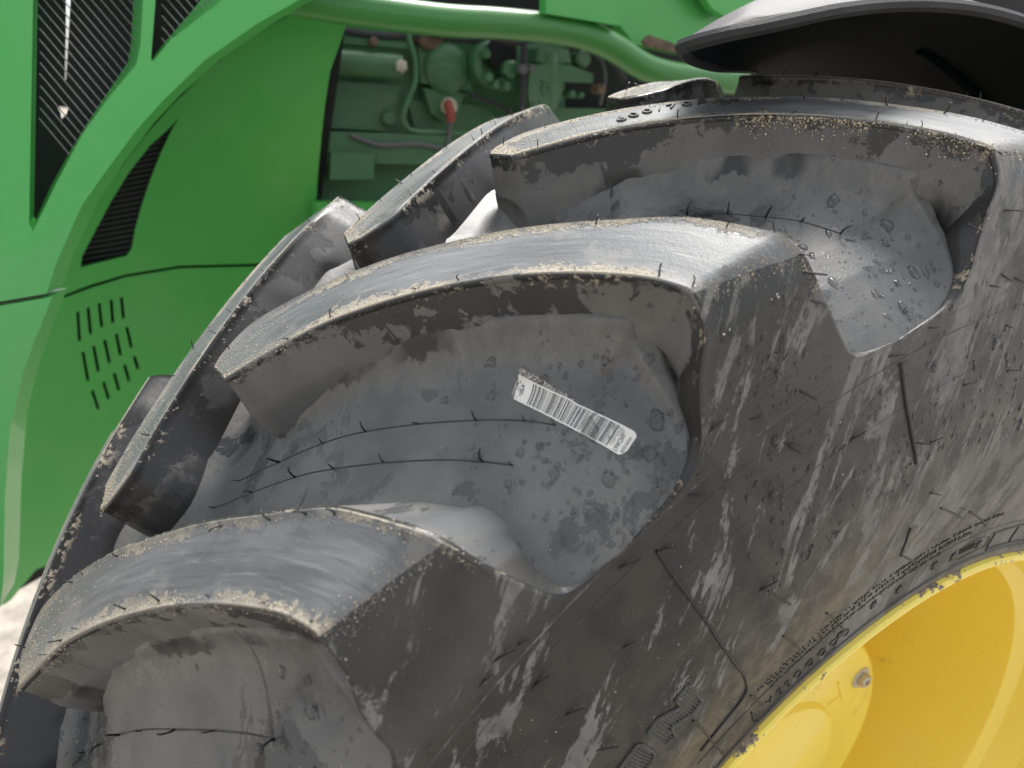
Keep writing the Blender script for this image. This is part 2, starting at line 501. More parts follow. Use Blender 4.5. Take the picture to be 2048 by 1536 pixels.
# edges of one lug: (y or q, angle), in the first lug's own frame
def q_of_y(y): return float(np.interp(-y, -O_D[:1150, 0], O_Q[:1150])) if y < 0 else -float(np.interp(y, -O_D[:1150, 0], O_Q[:1150]))
def q_of_r(r): return float(np.interp(-r, -O_D[:, 1], O_Q))
REAR = [(-.002, -.7765), (.0045, -.768), (.0075, -.757), (.008, -.728), (-.009, -.693), (-.0285, -.658), (-.0515, -.621), (-.075, -.585), (-.099, -.5515), (-.1195, -.522), (-.1415, -.493), (-.1685, -.459), (-.194, -.425), (-.216, -.406), (-.2285, -.3965), (-.237, -.390)]
REAR_S = [(.724, -.383), (.711, -.3795), (.697, -.3755), (.682, -.370), (.667, -.3635), (.658, -.358), (.652, -.349), (.649, -.335), (.6475, -.318), (.646, -.298)]
FRONT = [(-.033, -.770), (-.0535, -.7275), (-.074, -.6815), (-.096, -.643), (-.118, -.608), (-.140, -.576), (-.160, -.549), (-.182, -.523), (-.203, -.501), (-.216, -.489), (-.2285, -.481), (-.237, -.4775)]
FRONT_S = [(.728, -.4785), (.717, -.484), (.71, -.490), (.70, -.501), (.69, -.5085), (.68, -.5145), (.668, -.522), (.661, -.530), (.6555, -.541), (.6515, -.556), (.649, -.575), (.6475, -.598), (.646, -.625)]
rear = np.array([(q_of_y(y), t - G) for y, t in REAR] + [(q_of_r(r), t - G) for r, t in REAR_S])
front = np.array([(q_of_y(y), t - G) for y, t in FRONT] + [(q_of_r(r), t - G) for r, t in FRONT_S])
RHO = .74
NL = 96
def metric(P): return np.stack([P[:, 1] * RHO, P[:, 0]], 1)
def unmetric(P): return np.stack([P[:, 1], P[:, 0] / RHO], 1)
Q_CREASE = q_of_y(-.2385)
IC = 68                              # rung that lies on the shoulder crease
def two_part(P, qc):
    S = smooth_line(P, 1200); k = int(np.argmax(S[:, 1] > qc))
    a = resample(S[:k + 1], IC + 1); b = resample(S[k:], NL - IC)
    return np.vstack([a, b[1:]])
Fm = two_part(metric(front), Q_CREASE + .000)
Rm_ = two_part(metric(rear), Q_CREASE + .0135)

def far_half(P):
    """the inner half of the tyre carries less on its shoulder: a little flatter and narrower than the outer half"""
    P = np.array(P, float); one = P.ndim == 1
    if one: P = P[None]
    y = np.maximum(P[:, 1], 0); r = np.hypot(P[:, 0], P[:, 2])
    yc = np.minimum(y, .236)
    d = ((.777 - .46 * (.83 * yc) ** 2) - (.777 - .75 * yc ** 2)) * np.clip((r - .5) / .2, 0, 1)
    k = (r + d) / np.maximum(r, 1e-6)
    P[:, 0] *= k; P[:, 2] *= k; P[:, 1] = np.where(P[:, 1] > 0, P[:, 1] * (.83 + .17 * np.clip((.7 - r) / .2, 0, 1)), P[:, 1])
    return P[0] if one else P

def build_lug(mirror=False, name='tread_lug'):
    V = []; UV = []; ED = []; LG = []; F = []; MI = []
    def push(q, th, dep, e, along, across):
        y, r, ny, nr = sect(q, O_D, O_Q)
        dy, dr = down(q)
        P = cyl(y + dy * dep, r + dr * dep, th)
        if mirror: P[..., 1] *= -1; P = far_half(P)
        b = len(V)
        V.extend(P); UV.extend(np.stack([th * RHO, np.asarray(q) * (-1 if mirror else 1) + (2.0 if mirror else 0)], -1))
        ED.extend(np.stack([np.maximum(dep, 0) + 0 * q, e + 0 * q], -1)); LG.extend(np.stack([along, across], -1))
        return b
    # ---- crown face and shoulder face
    MA = 12
    L = np.r_[0, np.cumsum(np.linalg.norm(np.diff((Fm + Rm_) / 2, axis=0), axis=1))]
    rows = []
    fr = np.r_[0, .018, .06, np.linspace(.14, .86, MA - 5), .94, .982, 1]
    for i in range(NL):
        P = Fm[i] + fr[:, None] * (Rm_[i] - Fm[i])
        wd = np.linalg.norm(Rm_[i] - Fm[i])
        U = unmetric(P)
        e = np.minimum(np.minimum(fr, 1 - fr) * wd, L[i])
        # a small bead runs along both edges
        bead = np.where((fr == .018) | (fr == .982), -.0009, np.where((fr == .06) | (fr == .94), -.0001, 0.0))
        endf = np.clip((U[:, 0] - .330) / .008, 0, 1)
        dep = bead * (1 - endf) + endf * .0005
        rows.append(push(U[:, 0], U[:, 1], dep, e, np.full(len(fr), L[i]), fr * wd))
    K = len(fr)
    for i in range(NL - 1):
        for k in range(K - 1):
            f = (rows[i] + k, rows[i] + k + 1, rows[i + 1] + k + 1, rows[i + 1] + k)
            F.append(f)
            MI.append(2 if i >= IC else 0)
    # ---- walls: outline goes up the rear edge, round the nose, down the front edge
    nose = [Rm_[0] + t * (Fm[0] - Rm_[0]) for t in np.linspace(0, 1, 10)[1:-1]]
    ring = np.vstack([Rm_[::-1], nose, Fm])
    kind = np.r_[np.zeros(NL), np.linspace(0, 1, len(nose)), np.ones(NL)]
    along = np.r_[L[::-1], np.zeros(len(nose)), L]
    t = np.gradient(ring, axis=0); t /= np.linalg.norm(t, axis=1)[:, None] + 1e-9
    n0 = np.stack([-t[:, 1], t[:, 0]], 1)
    c = ring.mean(0)
    if ((ring[NL - 20] + .01 * n0[NL - 20] - c) ** 2).sum() < ((ring[NL - 20] - .01 * n0[NL - 20] - c) ** 2).sum(): n0 = -n0
    def sm(A, k):
        A = A.copy()
        for _ in range(k): A[1:-1] = (A[:-2] + 2 * A[1:-1] + A[2:]) / 4
        return A
    off_f = [(0, -.0002), (.0012, .0004), (.0016, .0022), (.0012, .0034), (.0030, .0085), (.0062, .0170), (.0098, .0255), (.0108, .0282), (.0116, .0325), (.0128, .0400), (.0140, .0480), (.0150, .0600)]
    off_r = [(0, -.0002), (.0012, .0004), (.0016, .0022), (.0012, .0034), (.0022, .0085), (.0042, .0170), (.0060, .0255), (.0067, .0285), (.0076, .0330), (.0085, .0400), (.0094, .0480), (.0100, .0600)]
    off_s = [0, .0006, .0018, .0026, .0050, .0090, .0135, .0150, .0175, .0215, .026, .030]
    prev = None
    for j in range(len(off_f)):
        of = off_f[j][0] * kind + off_r[j][0] * (1 - kind)
        dp = off_f[j][1] * kind + off_r[j][1] * (1 - kind)
        D = depth(ring[:, 1])
        k = np.clip(D / .053, .02, 1.15)
        nn = sm(n0, 3 if j < 4 else 8); nn /= np.linalg.norm(nn, axis=1)[:, None]
        # at the shoulder the rear edge falls away in a broad hollow
        sf = np.where(kind < .5, np.interp(ring[:, 1], [.13, .24], [0, 1]), 0); sf = (sf * sf * (3 - 2 * sf))[:, None]
        P = ring + nn * (of * k)[:, None] * (1 - sf) + np.array([.99, -.12]) * (off_s[j] * k)[:, None] * sf
        U = unmetric(P)
        D2 = depth(U[:, 0])
        frac = dp / .053
        d2 = np.where(frac < .5, dp * k, frac * D2)
        b = push(U[:, 0], U[:, 1], d2, 0.0, along, 0 * along)
        if prev is not None:
            for i in range(len(ring) - 1):
                F.append((prev + i, b + i, b + i + 1, prev + i + 1)); MI.append(3 if (j > 2 and sf[i, 0] > .02 and not mirror) else 1)
        prev = b
    me = fast_mesh(np.array(V), np.array(F), name)
    bm = bmesh.new(); bm.from_mesh(me)
    bmesh.ops.remove_doubles(bm, verts=bm.verts[:], dist=1e-5)
    bmesh.ops.recalc_face_normals(bm, faces=bm.faces[:])
    ctr = sum((f.normal.dot(f.calc_center_median() * Vector((1, 0, 1))) for f in bm.faces))
    if ctr < 0: bmesh.ops.reverse_faces(bm, faces=bm.faces[:])
    bm.to_mesh(me); bm.free()
    return me, np.array(V), np.array(UV), np.array(ED), np.array(LG), np.array(MI)

def finish_lug(me, V, UV, ED, LG, MI):
    # map the attributes back by position after welding
    from mathutils.kdtree import KDTree
    kd = KDTree(len(V))
    for i, p in enumerate(V): kd.insert(p, i)
    kd.balance()
    idx = np.array([kd.find(v.co)[1] for v in me.vertices])
    add_uv(me, 'place', UV[idx]); add_uv(me, 'edge', ED[idx]); add_uv(me, 'lug', LG[idx])
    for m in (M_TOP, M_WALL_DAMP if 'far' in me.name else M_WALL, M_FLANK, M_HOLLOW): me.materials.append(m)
    if len(MI) == len(me.polygons): me.polygons.foreach_set('material_index', MI.astype(np.int32))
    me.shade_smooth(); me.set_sharp_from_angle(angle=R(32))
    me.update()
    return me

tractor = empty('tractor', (0, 0, -.75), 'green farm tractor with yellow wheel rims, black fender and a muddy front tyre', 'tractor')
def child(o): 
    o.parent = tractor; o.matrix_parent_inverse = Matrix.Translation((0, 0, .75)); return o

# tyre body: floor between the lugs, flank and bead, turned about the axle
_a, _b = resample(I_C, 170), resample(np.vstack([[(-.2605, .646)], O_C[O_C[:, 1] < .64]]), 90)
half = np.vstack([_a[:-1], [_a[-1] + (_a[-2] - _a[-1]) * .5], _b[:1], [_b[0] + (_b[1] - _b[0]) * .5], _b[1:]])
prof = np.vstack([half[::-1] * [-1, 1], half[1:]])[::-1]        # near bead -> far bead
prof = np.vstack([half[::-1], (half * [-1, 1])[1:]])
th = np.r_[np.linspace(-1.75, .55, 1300, endpoint=False), np.linspace(.55, 2 * math.pi - 1.75, 260, endpoint=False)]
NT_ = len(th)
sq = np.r_[0, np.cumsum(np.linalg.norm(np.diff(half, axis=0), axis=1))]
qn = np.r_[sq[::-1], -sq[1:]]
n = len(prof)
# hollow at the foot of every lug: height over the floor from the distance to its outline
from mathutils.kdtree import KDTree
FOOT_F = np.array([(0, .0300), (.0105, .0300), (.0122, .0268), (.0145, .0218), (.018, .0172), (.0235, .0126), (.031, .0083), (.041, .0046), (.053, .0019), (.066, .0005), (.076, 0), (9, 0)])
FOOT_R = np.array([(0, .020), (.0074, .0195), (.0090, .0155), (.0122, .0110), (.0165, .0072), (.0220, .0044), (.029, .0023), (.037, .0009), (.046, 0), (9, 0)])
def outline_tree(parts, sgn, off, rear_edge=False):
    pts = []; wts = []
    for kk in range(-6, 6):
        for P in parts:
            X = P.copy(); X[:, 0] += (kk + off) * PITCH * RHO; X[:, 1] *= sgn; pts.append(X); wts.append(np.interp(np.abs(X[:, 1]), [.16, .22], [1, .05]) if rear_edge else np.interp(np.linspace(0, 1, len(X)), [0, .04, .16, .30], [.05, .30, .85, 1]))
    pts = np.vstack(pts); wts = np.concatenate(wts); ok_ = (pts[:, 0] > -1.6) & (pts[:, 0] < .75); pts, wts = pts[ok_], wts[ok_]
    kd = KDTree(len(pts))
    for i_, p_ in enumerate(pts): kd.insert((p_[0], p_[1], 0), i_)
    kd.balance(); return kd, wts
dense_f, dense_r, dense_n = resample(Fm, 260), resample(Rm_, 260), resample(np.vstack([Rm_[0], Fm[0]]), 24)
TREES = [outline_tree([dense_f], 1, 0) + (FOOT_F,), outline_tree([dense_r], 1, 0, True) + (FOOT_R,), outline_tree([dense_f], -1, .5) + (FOOT_F,), outline_tree([dense_r], -1, .5, True) + (FOOT_R,)]
Iy, Ir, Iny, Inr = sect(np.clip(qn, -I_Q[-1], I_Q[-1]), I_D, I_Q)
# floor position expressed on the outer section, so both share one map
qo = np.interp(np.abs(qn), I_Q, np.array([O_Q[np.argmin(((O_D - p_) ** 2).sum(1))] for p_ in I_D])) * np.sign(qn)
Hs = np.zeros((2, NT_, n))
inner = np.where(np.abs(qn) < .318)[0]
for a_ in range(1300):
    for j_ in inner:
        kk_ = max(.02, min(1.0, float(depth(qo[j_])) / .053))
        for c_, (kd, wt_, FT) in enumerate(TREES):
            _, ix_, d_ = kd.find((th[a_] * RHO, qo[j_], 0))
            if d_ < .076 * kk_:
                hh = kk_ * wt_[ix_] * float(np.interp(d_ / kk_, FT[:, 0], FT[:, 1]))
                cc_ = c_ % 2
                if hh > Hs[cc_, a_, j_]: Hs[cc_, a_, j_] = hh
def blur(A, k):
    for _ in range(k): A[1:-1, 1:-1] = (A[:-2, 1:-1] + A[2:, 1:-1] + A[1:-1, :-2] + A[1:-1, 2:] + 4 * A[1:-1, 1:-1]) / 8
    return A
fade = np.interp(np.abs(qo), [0, .26, .32, .335], [1, 1, .7, 0])[None]
Hh = (blur(Hs[0] * fade, 3) ** 3 + blur(Hs[1] * fade, 70) ** 3) ** (1 / 3)
PYR = np.stack([np.broadcast_to(prof[:, 0], (NT_, n)) + Iny * Hh, np.broadcast_to(prof[:, 1], (NT_, n)) + Inr * Hh], -1)
V = far_half(np.concatenate([cyl(PYR[a_, :, 0], PYR[a_, :, 1], np.full(n, th[a_])) for a_ in range(NT_)]))
i = np.arange(NT_)[:, None]; k = np.arange(n - 1)[None, :]
i2 = (i + 1) % NT_
Q = np.stack([i * n + k, i2 * n + k, i2 * n + k + 1, i * n + k + 1], -1).reshape(-1, 4)
me = fast_mesh(V, Q, 'tyre')
add_uv(me, 'place', np.stack([np.repeat(th * RHO, n), np.tile(np.where(qn > I_Q[-1], qn + (q_of_r(.646) - I_Q[-1]), qn), NT_)], -1))
add_uv(me, 'edge', np.stack([Hh.ravel(), 0 * Hh.ravel()], -1))
tyre_me = me
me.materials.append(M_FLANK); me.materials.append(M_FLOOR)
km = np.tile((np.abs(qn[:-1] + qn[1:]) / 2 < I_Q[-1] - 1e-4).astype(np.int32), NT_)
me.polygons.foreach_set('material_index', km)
me.shade_smooth()
bm = bmesh.new(); bm.from_mesh(me); bmesh.ops.recalc_face_normals(bm, faces=bm.faces[:]); bm.to_mesh(me); bm.free()
tyre = bpy.data.objects.new('tyre', me); col.objects.link(tyre); child(tyre)
tyre['label'] = 'black rubber tyre with tall angled tread lugs, dusty and damp'

LUGS = []
near_me = finish_lug(*build_lug(False))
far_me = finish_lug(*build_lug(True, 'tread_lug_far'))
for side, mesh_, ks in (('near', near_me, range(-3, 7)), ('far', far_me, range(-3, 6))):
    for kk in ks:
        o = bpy.data.objects.new('tread_lug', mesh_)
        col.objects.link(o); o.parent = tyre
        o.rotation_euler = (0, (kk + (.5 if side == 'far' else 0)) * PITCH, 0)
        LUGS.append((side, kk, o))

# ------------------------------------------------------------------ where the rubber really is
from mathutils.bvhtree import BVHTree
def bvh_of(objs):
    VV = []; FF = []; c = 0
    for me_, rot in objs:
        v = np.empty(len(me_.vertices) * 3, np.float32); me_.vertices.foreach_get('co', v); v = v.reshape(-1, 3)
        cs, sn = math.cos(rot), math.sin(rot)
        x, z = v[:, 0] * cs + v[:, 2] * sn, -v[:, 0] * sn + v[:, 2] * cs
        VV.append(np.stack([x, v[:, 1], z], 1))
        FF += [tuple(i + c for i in p.vertices) for p in me_.polygons]; c += len(v)
    return BVHTree.FromPolygons([Vector(p) for p in np.vstack(VV)], FF)
TREE = bvh_of([(near_me, k * PITCH) for k in range(-1, 4)] + [(tyre_me, 0)])
def on_rubber(q, t, lift=0.0):
    """surface point and normal between the lugs, fillets included"""
    n_ = nrm_i(q, t); p = on_i(q, t)
    h = TREE.ray_cast(Vector(p + n_ * .045), Vector(-n_), .06)
    if h[0] is not None:
        nn = np.array(h[1]); nn = nn if nn @ n_ > 0 else -nn
        return np.array(h[0]) + n_ * lift, nn
    return p + n_ * lift, n_

# ------------------------------------------------------------------ spew hairs, mould ridges, lettering
M_RIDGE = plain('ridge_rubber', (.045, .045, .044), .5, var=.4, vscale=80)
def spew_mesh(bend):
    b = MB()
    b.tube([(0, 0, -.1), (0, 0, .35), (bend * .5, 0, .75), (bend * 1.4, 0, 1.0)], [.115, .095, .085, .075], 6)
    return mesh(b.v, b.f, 'vent_spew')
SP = [spew_mesh(x) for x in (.05, .4, -.3)]
for s in SP: s.materials.append(M_BLACK); s.shade_smooth()
def spew(p, nrm, length, tilt=.25, along=None):
    o = bpy.data.objects.new('vent_spew', SP[random.randrange(3)] if along is None else SP[0])
    col.objects.link(o); o.parent = tyre
    nv = Vector(nrm) + Vector([random.uniform(-tilt, tilt) for _ in range(3)])
    if along is not None: nv = nv * .25 + Vector(along)
    nv.normalize()
    q = nv.to_track_quat('Z', 'Y') @ Matrix.Rotation(random.uniform(0, 6.28), 4, 'Z').to_quaternion()
    o.rotation_mode = 'QUATERNION'; o.rotation_quaternion = q
    thin = .85 if along is None else .55
    o.location = p; o.scale = (length * thin, length * thin, length)
LINE1 = [(.0333, -.8633), (.0603, -.8164), (.0865, -.771), (.1104, -.7338), (.1394, -.6949), (.1678, -.6578), (.1902, -.6303), (.2049, -.6152)]
LINE2 = [(.0326, -.8989), (.0585, -.8551), (.0872, -.8098), (.1114, -.7763), (.1412, -.7384), (.1689, -.7036), (.1913, -.6778), (.206, -.6624)]
LINE0 = [(p[0] + .002, p[1] - PITCH + .003) for p in LINE1]
LINE3 = [(.125, -.365), (.1435, -.338), (.1615, -.3145), (.1787, -.2944), (.2011, -.2764)]
for P in (LINE1, LINE2, LINE0, LINE3):
    S = smooth_line(P, 60)
    b = MB(); b.tube([on_rubber(a, c, .0000)[0] for a, c in S], .00055, 6); b.build('mould_ridge', M_RIDGE, tyre)
    for q, t in P:
        if random.random() < .93:
            spew(*on_rubber(q, t), random.uniform(.004, .0095), .3)
# hairs along the edges of each lug
for side, kk, o in LUGS:
    rot = (kk + (.5 if side == 'far' else 0)) * PITCH
    sgn = 1 if side == 'near' else -1
    if not (0 <= kk <= 3): continue
    for E, ln in ((Fm, 'f'), (Rm_, 'r')):
        if side == 'far' and ln == 'r' and kk > 1: continue
        for i in np.arange(5, 72, 5.6):
            i = max(1, int(i + random.uniform(-2.6, 2.6)))
            if random.random() < .18: continue
            inn = (Rm_[i] - Fm[i]) if ln == 'f' else (Fm[i] - Rm_[i])
            P = E[i] + inn / np.linalg.norm(inn) * .004
            q, t = P[1], P[0] / RHO + rot
            p = on_o(q, t); nn = nrm_o(q, t)
            if sgn < 0: p[1] *= -1; nn[1] *= -1; p = far_half(p)
            spew(p, nn, random.choice((.0025, .004, .0055, .007)), .6)
SPEWS = [(0.2828, -0.4066), (0.2667, -0.4058), (0.3383, -0.2693), (0.3282, -0.4377), (0.3238, -0.4936), (0.352, -0.4673), (0.3798, -0.3928), (0.4111, -0.2972), (0.4165, -0.2764), (0.3888, -0.2168), (0.3927, -0.1317), (0.3594, -0.142), (0.3278, -0.1775), (0.3235, -0.1578), (0.3285, -0.1351), (0.2441, -0.1659), (0.2472, -0.149), (0.2847, -0.2128), (0.3426, -0.3265), (0.3508, -0.317), (0.3422, -0.6549), (0.3868, -0.7785), (0.3246, -0.7735), (0.3289, -0.7544), (0.3849, -0.6989), (0.4236, -0.7892), (0.3278, -0.7954), (0.3559, -0.7748), (0.3532, -0.6189), (0.4959, -0.176), (0.4295, -0.5524), (0.3133, -0.534), (0.3383, -0.5715), (0.2824, -0.1614), (0.3547, -0.4655), (0.4584, -0.269)]
for q, t in SPEWS:
    tang = np.array([math.cos(t), 0, -math.sin(t)])
    spew(on_o(q, t), nrm_o(q, t), random.uniform(.006, .013), .2, tang * random.uniform(.6, 1.0) + np.array([0, 0, random.uniform(-.7, .3)]))
RIDGES = [[(.3508, -.3135), (.3731, -.3116), (.3993, -.3073), (.4255, -.3016)], [(.3512, -.6217), (.3723, -.6223), (.4075, -.6212), (.4478, -.6211), (.4873, -.6155)], [(.5311, -.6176), (.5691, -.6031)], [(.5104, -.301), (.4928, -.3019), (.4819, -.2983)], [(.5108, -.2994), (.555, -.2063)], [(.4803, -.702), (.5124, -.7032), (.5763, -.7104)], [(.5092, -.4599), (.5628, -.4033)], [(.4815, -.2343), (.512, -.1513)], [(.5089, -.1349), (.5456, -.0153)], [(.5609, .0487), (.5793, .0456)], [(.5609, .1441), (.578, .1399)], [(.4341, -.5441), (.4611, -.5223)], [(.4862, -.5436), (.5366, -.5085)], [(.5609, .0445), (.5593, .1652)], [(.5778, .0441), (.5780, .2263)], [(.4873, -.6155), (.5159, -.6242), (.5276, -.6809), (.5351, -.728)]]
for P in RIDGES:
    S = smooth_line(P, 24) if len(P) > 2 else resample(P, 12)
    b = MB(); b.tube(on_o(S[:, 0], S[:, 1], .0004), .0011 if len(P) > 3 else .00075, 6); b.build('mould_ridge', M_BLACK, tyre)
def ring_ridge(q, t0, t1, r):
    t = np.linspace(t0, t1, 160)
    b = MB(); b.tube(on_o(np.full(160, q), t, 0), r, 5); return b.build('mould_seam', M_FLANK_PLAIN, tyre)
M_FLANK_PLAIN = plain('seam_rubber', (.055, .052, .047), .5, var=.5, vscale=40)
ring_ridge(.3485, -1.1, .4, .0003); ring_ridge(.381, -1.1, .4, .00022); ring_ridge(.5815, -1.1, .4, .0012); ring_ridge(.5535, -.75, .4, .0006)

FONT_CACHE = {}
def text_tris(s):
    if s in FONT_CACHE: return FONT_CACHE[s]
    c = bpy.data.curves.new('t', 'FONT'); c.body = s; c.extrude = .5; c.resolution_u = 3
    o = bpy.data.objects.new('t', c); col.objects.link(o)
    dg = bpy.context.evaluated_depsgraph_get(); me = bpy.data.meshes.new_from_object(o.evaluated_get(dg))
    bpy.data.objects.remove(o); 
    bm = bmesh.new(); bm.from_mesh(me); bmesh.ops.triangulate(bm, faces=bm.faces[:])
    for _ in range(1): bmesh.ops.subdivide_edges(bm, edges=[e for e in bm.edges if e.calc_length() > .25], cuts=2, use_grid_fill=False)
    bmesh.ops.triangulate(bm, faces=bm.faces[:])
    bm.verts.index_update()
    v = np.array([x.co[:] for x in bm.verts]); f = [[x.index for x in q.verts] for q in bm.faces]
    bm.free(); FONT_CACHE[s] = (v, f); return v, f
def letters(name, s, place, mat, parent, height, thick, label=None, gap=1.0):
    """place(x, y, h) -> point; x runs along the line in metres"""
    b = MB(); x = 0.0
    for ch in s:
        if ch == ' ': x += height * .45; continue
        v, f = text_tris(ch)
        k = height / .69
        wd = (v[:, 0].max() - v[:, 0].min()) * k
        b.add([place(x + (p[0] - v[:, 0].min()) * k, p[1] * k, (p[2] + .45) * thick) for p in v], f)
        x += wd + height * .22 * gap
    return b.build(name, mat, parent, label, sharp=30)
# size on the face of the third lug
TX = smooth_line([(.0579, -.3617), (.0626, -.3309), (.0716, -.3042), (.0798, -.2861), (.0935, -.2717), (.1036, -.2593), (.115, -.2428), (.1248, -.2249), (.137, -.207)], 200)
TXm = metric(TX); TL = np.r_[0, np.cumsum(np.linalg.norm(np.diff(TXm, axis=0), axis=1))]
def on_lug(x, y, h):
    p = np.array([np.interp(x, TL, TXm[:, 0]), np.interp(x, TL, TXm[:, 1])])
    a = np.array([np.interp(x + .004, TL, TXm[:, 0]), np.interp(x + .004, TL, TXm[:, 1])]) - p
    a /= np.linalg.norm(a); nn = np.array([a[1], -a[0]])
    p = p + nn * (y - .004)
    if p[1] < 0: p[1] = 0
    return on_o(p[1], p[0] / RHO, h)
M_LETTER = plain('lettering_rubber', (.06, .06, .058), .55, var=.5, vscale=500)
letters('raised_lettering', '600/70R28', on_lug, M_LETTER, tyre, .0105, .0014, 'raised tyre size 600/70R28', gap=1.55)
# bead lettering and marks
def on_flank(q0, t0):
    def f(x, y, h): 
        q = q0 - y; y_, r_, _, _ = sect(q, O_D, O_Q)
        return on_o(q, t0 + x / float(r_), h)
    return f
letters('bead_lettering', 'VE0OOOOO', on_flank(.5765, -.597), M_RIDGE, tyre, .0080, .0008, gap=2.3)
def bar_on(b, q, t, dq, dt, wdt, h):
    y_, r_, _, _ = sect(q, O_D, O_Q); r_ = float(r_)
    a = np.array([dt * r_, dq]); L = np.linalg.norm(a); a = a / L; nn = np.array([-a[1], a[0]])
    pts = []
    for lift, inset in ((-.0003, 0), (h, .3)):
        for s1, s2 in ((-1, -1), (1, -1), (1, 1), (-1, 1)):
            P = a * s1 * (L / 2) * (1 - inset * .2) + nn * s2 * (wdt / 2) * (1 - inset)
            pts.append(on_o(q + P[1], t + P[0] / r_, lift))
    b.add(pts, [(3, 2, 1, 0), (4, 5, 6, 7), (0, 1, 5, 4), (1, 2, 6, 5), (2, 3, 7, 6), (3, 0, 4, 7)])
b = MB()
for row, (q0, t0, t1) in enumerate(((.5375, -.60, .0), (.5455, -.58, -.10), (.5535, -.575, -.16))):
    t = t0
    while t < t1:
        for _ in range(random.randint(2, 8)):
            q = q0 + random.uniform(-.0004, .0004)
            for s in range(random.randint(1, 3)):
                bar_on(b, q + random.uniform(-.0013, .0013), t + random.uniform(-.001, .001), random.choice((.0042, .003, .0001, .002)), random.choice((.0002, .003, .005, .004)), .0010, .0007)
            t += .0072
        t += .006
sm = b.build('small_print', M_BLACK, tyre, 'rows of tiny raised print near the rim'); sm['kind'] = 'stuff'
b = MB()
for q, t in [(.5691, -.4098), (.5636, -.3243), (.5687, -.2514), (.5663, -.1494), (.5687, -.0876), (.5679, -.0012)]:
    for dq, dt in ((.008, .008), (.008, -.011), (.002, .017)): bar_on(b, q, t, dq, dt, .0022, .0009)
b.build('moulded_star', M_BLACK, tyre)
b = MB()
for P in ([(.5624, -.6275), (.5795, -.6228)], [(.5795, -.6228), (.579, -.632)], [(.579, -.632), (.5624, -.6275)]):
    S = resample(P, 8); b.tube(on_o(S[:, 0], S[:, 1], .0002), .0008, 5)
b.build('moulded_triangle', M_BLACK, tyre)
b = MB()
PAN = [(.5640, -.0975), (.5600, -.0002), (.5640, .0361), (.5740, .0361), (.5760, -.0617), (.5640, -.0975)]
S = resample(PAN, 60); b.tube(on_o(S[:, 0], S[:, 1], .0001), .0004, 5)
for k in range(8): bar_on(b, .5665, -.068 + k * .0068, .006, .004, .0011, .0008)
b.build('moulded_panel', M_BLACK, tyre)

def hatched(name, poly, label):
    """letter with a raised border and a field of fine ribs"""
    P = np.array(poly); b = MB()
    S = resample(np.vstack([P, P[:1]]), 120)
    b.tube(on_o(S[:, 0], S[:, 1], .0004), .0011, 6)
    t = P[:, 1].min() + .003
    while t < P[:, 1].max() - .001:
        xs = []
        for a, c in zip(P, np.roll(P, -1, 0)):
            if (a[1] - t) * (c[1] - t) < 0: xs.append(a[0] + (t - a[1]) / (c[1] - a[1]) * (c[0] - a[0]))
        xs.sort()
        for q0, q1 in zip(xs[::2], xs[1::2]):
            if q1 - q0 > .002:
                S = resample([(q0, t), (q1, t + .001)], 6); b.tube(on_o(S[:, 0], S[:, 1], .0001), .00065, 5)
        t += .0042
    return b.build(name, M_LETTER, tyre, label)
hatched('block_letter', [(.4443, -.6775), (.4705, -.6776), (.4705, -.6809), (.4721, -.6997), (.4635, -.725), (.4748, -.7296), (.4748, -.7459), (.4478, -.7456), (.4463, -.7263), (.4549, -.7001), (.4463, -.6985)], 'ribbed raised letter shaped like a Z on the tyre flank')
hatched('block_letter', [(.4498, -.7947), (.4482, -.7718), (.4478, -.7634), (.4521, -.7593), (.4654, -.7596), (.4713, -.7614), (.474, -.7666), (.476, -.7812), (.4768, -.7932), (.4666, -.8072), (.4502, -.8055)], 'ribbed raised letter with a rounded corner on the tyre flank')

# ------------------------------------------------------------------ wheel rim and hub
def lathe(name, prof, mat, parent, n=220, label=None, sharp=30):
    P = np.array(prof); tt = np.linspace(-math.pi, math.pi, n, endpoint=False)
    V = np.concatenate([cyl(P[:, 0], P[:, 1], np.full(len(P), t)) for t in tt]); k = len(P)
    i = np.arange(n)[:, None]; j = np.arange(k - 1)[None]
    Q = np.stack([i * k + j, ((i + 1) % n) * k + j, ((i + 1) % n) * k + j + 1, i * k + j + 1], -1).reshape(-1, 4)
    return link(name, fast_mesh(V, Q, name), mat, parent, label, True, sharp)
rim = lathe('wheel_rim', [(-.258, .384), (-.245, .379), (-.225, .372), (-.220, .366), (-.214, .358), (-.19, .353), (-.12, .348), (-.06, .335), (.02, .330), (.05, .315), (.055, .24), (.055, .0001)], M_YELLOW, tractor, label='yellow painted wheel rim with a deep barrel')
rim.matrix_parent_inverse = Matrix.Translation((0, 0, .75))
lathe('rim_lip', [(-.252, .3940), (-.261, .3937), (-.2645, .3925), (-.2660, .3902), (-.2660, .3872), (-.2645, .3852), (-.261, .3842), (-.256, .3842)], M_LIP, rim, 400, 'chipped yellow rim lip against the tyre bead')
hub = lathe('wheel_hub', [(.05, .205), (-.125, .203), (-.134, .2015), (-.139, .197), (-.140, .192), (-.140, .118), (-.143, .112), (-.150, .108), (-.153, .1), (-.153, .0001)], M_YELLOW, tractor, label='pale yellow hub drum with a bolt near its edge')
hub.matrix_parent_inverse = Matrix.Translation((0, 0, .75))
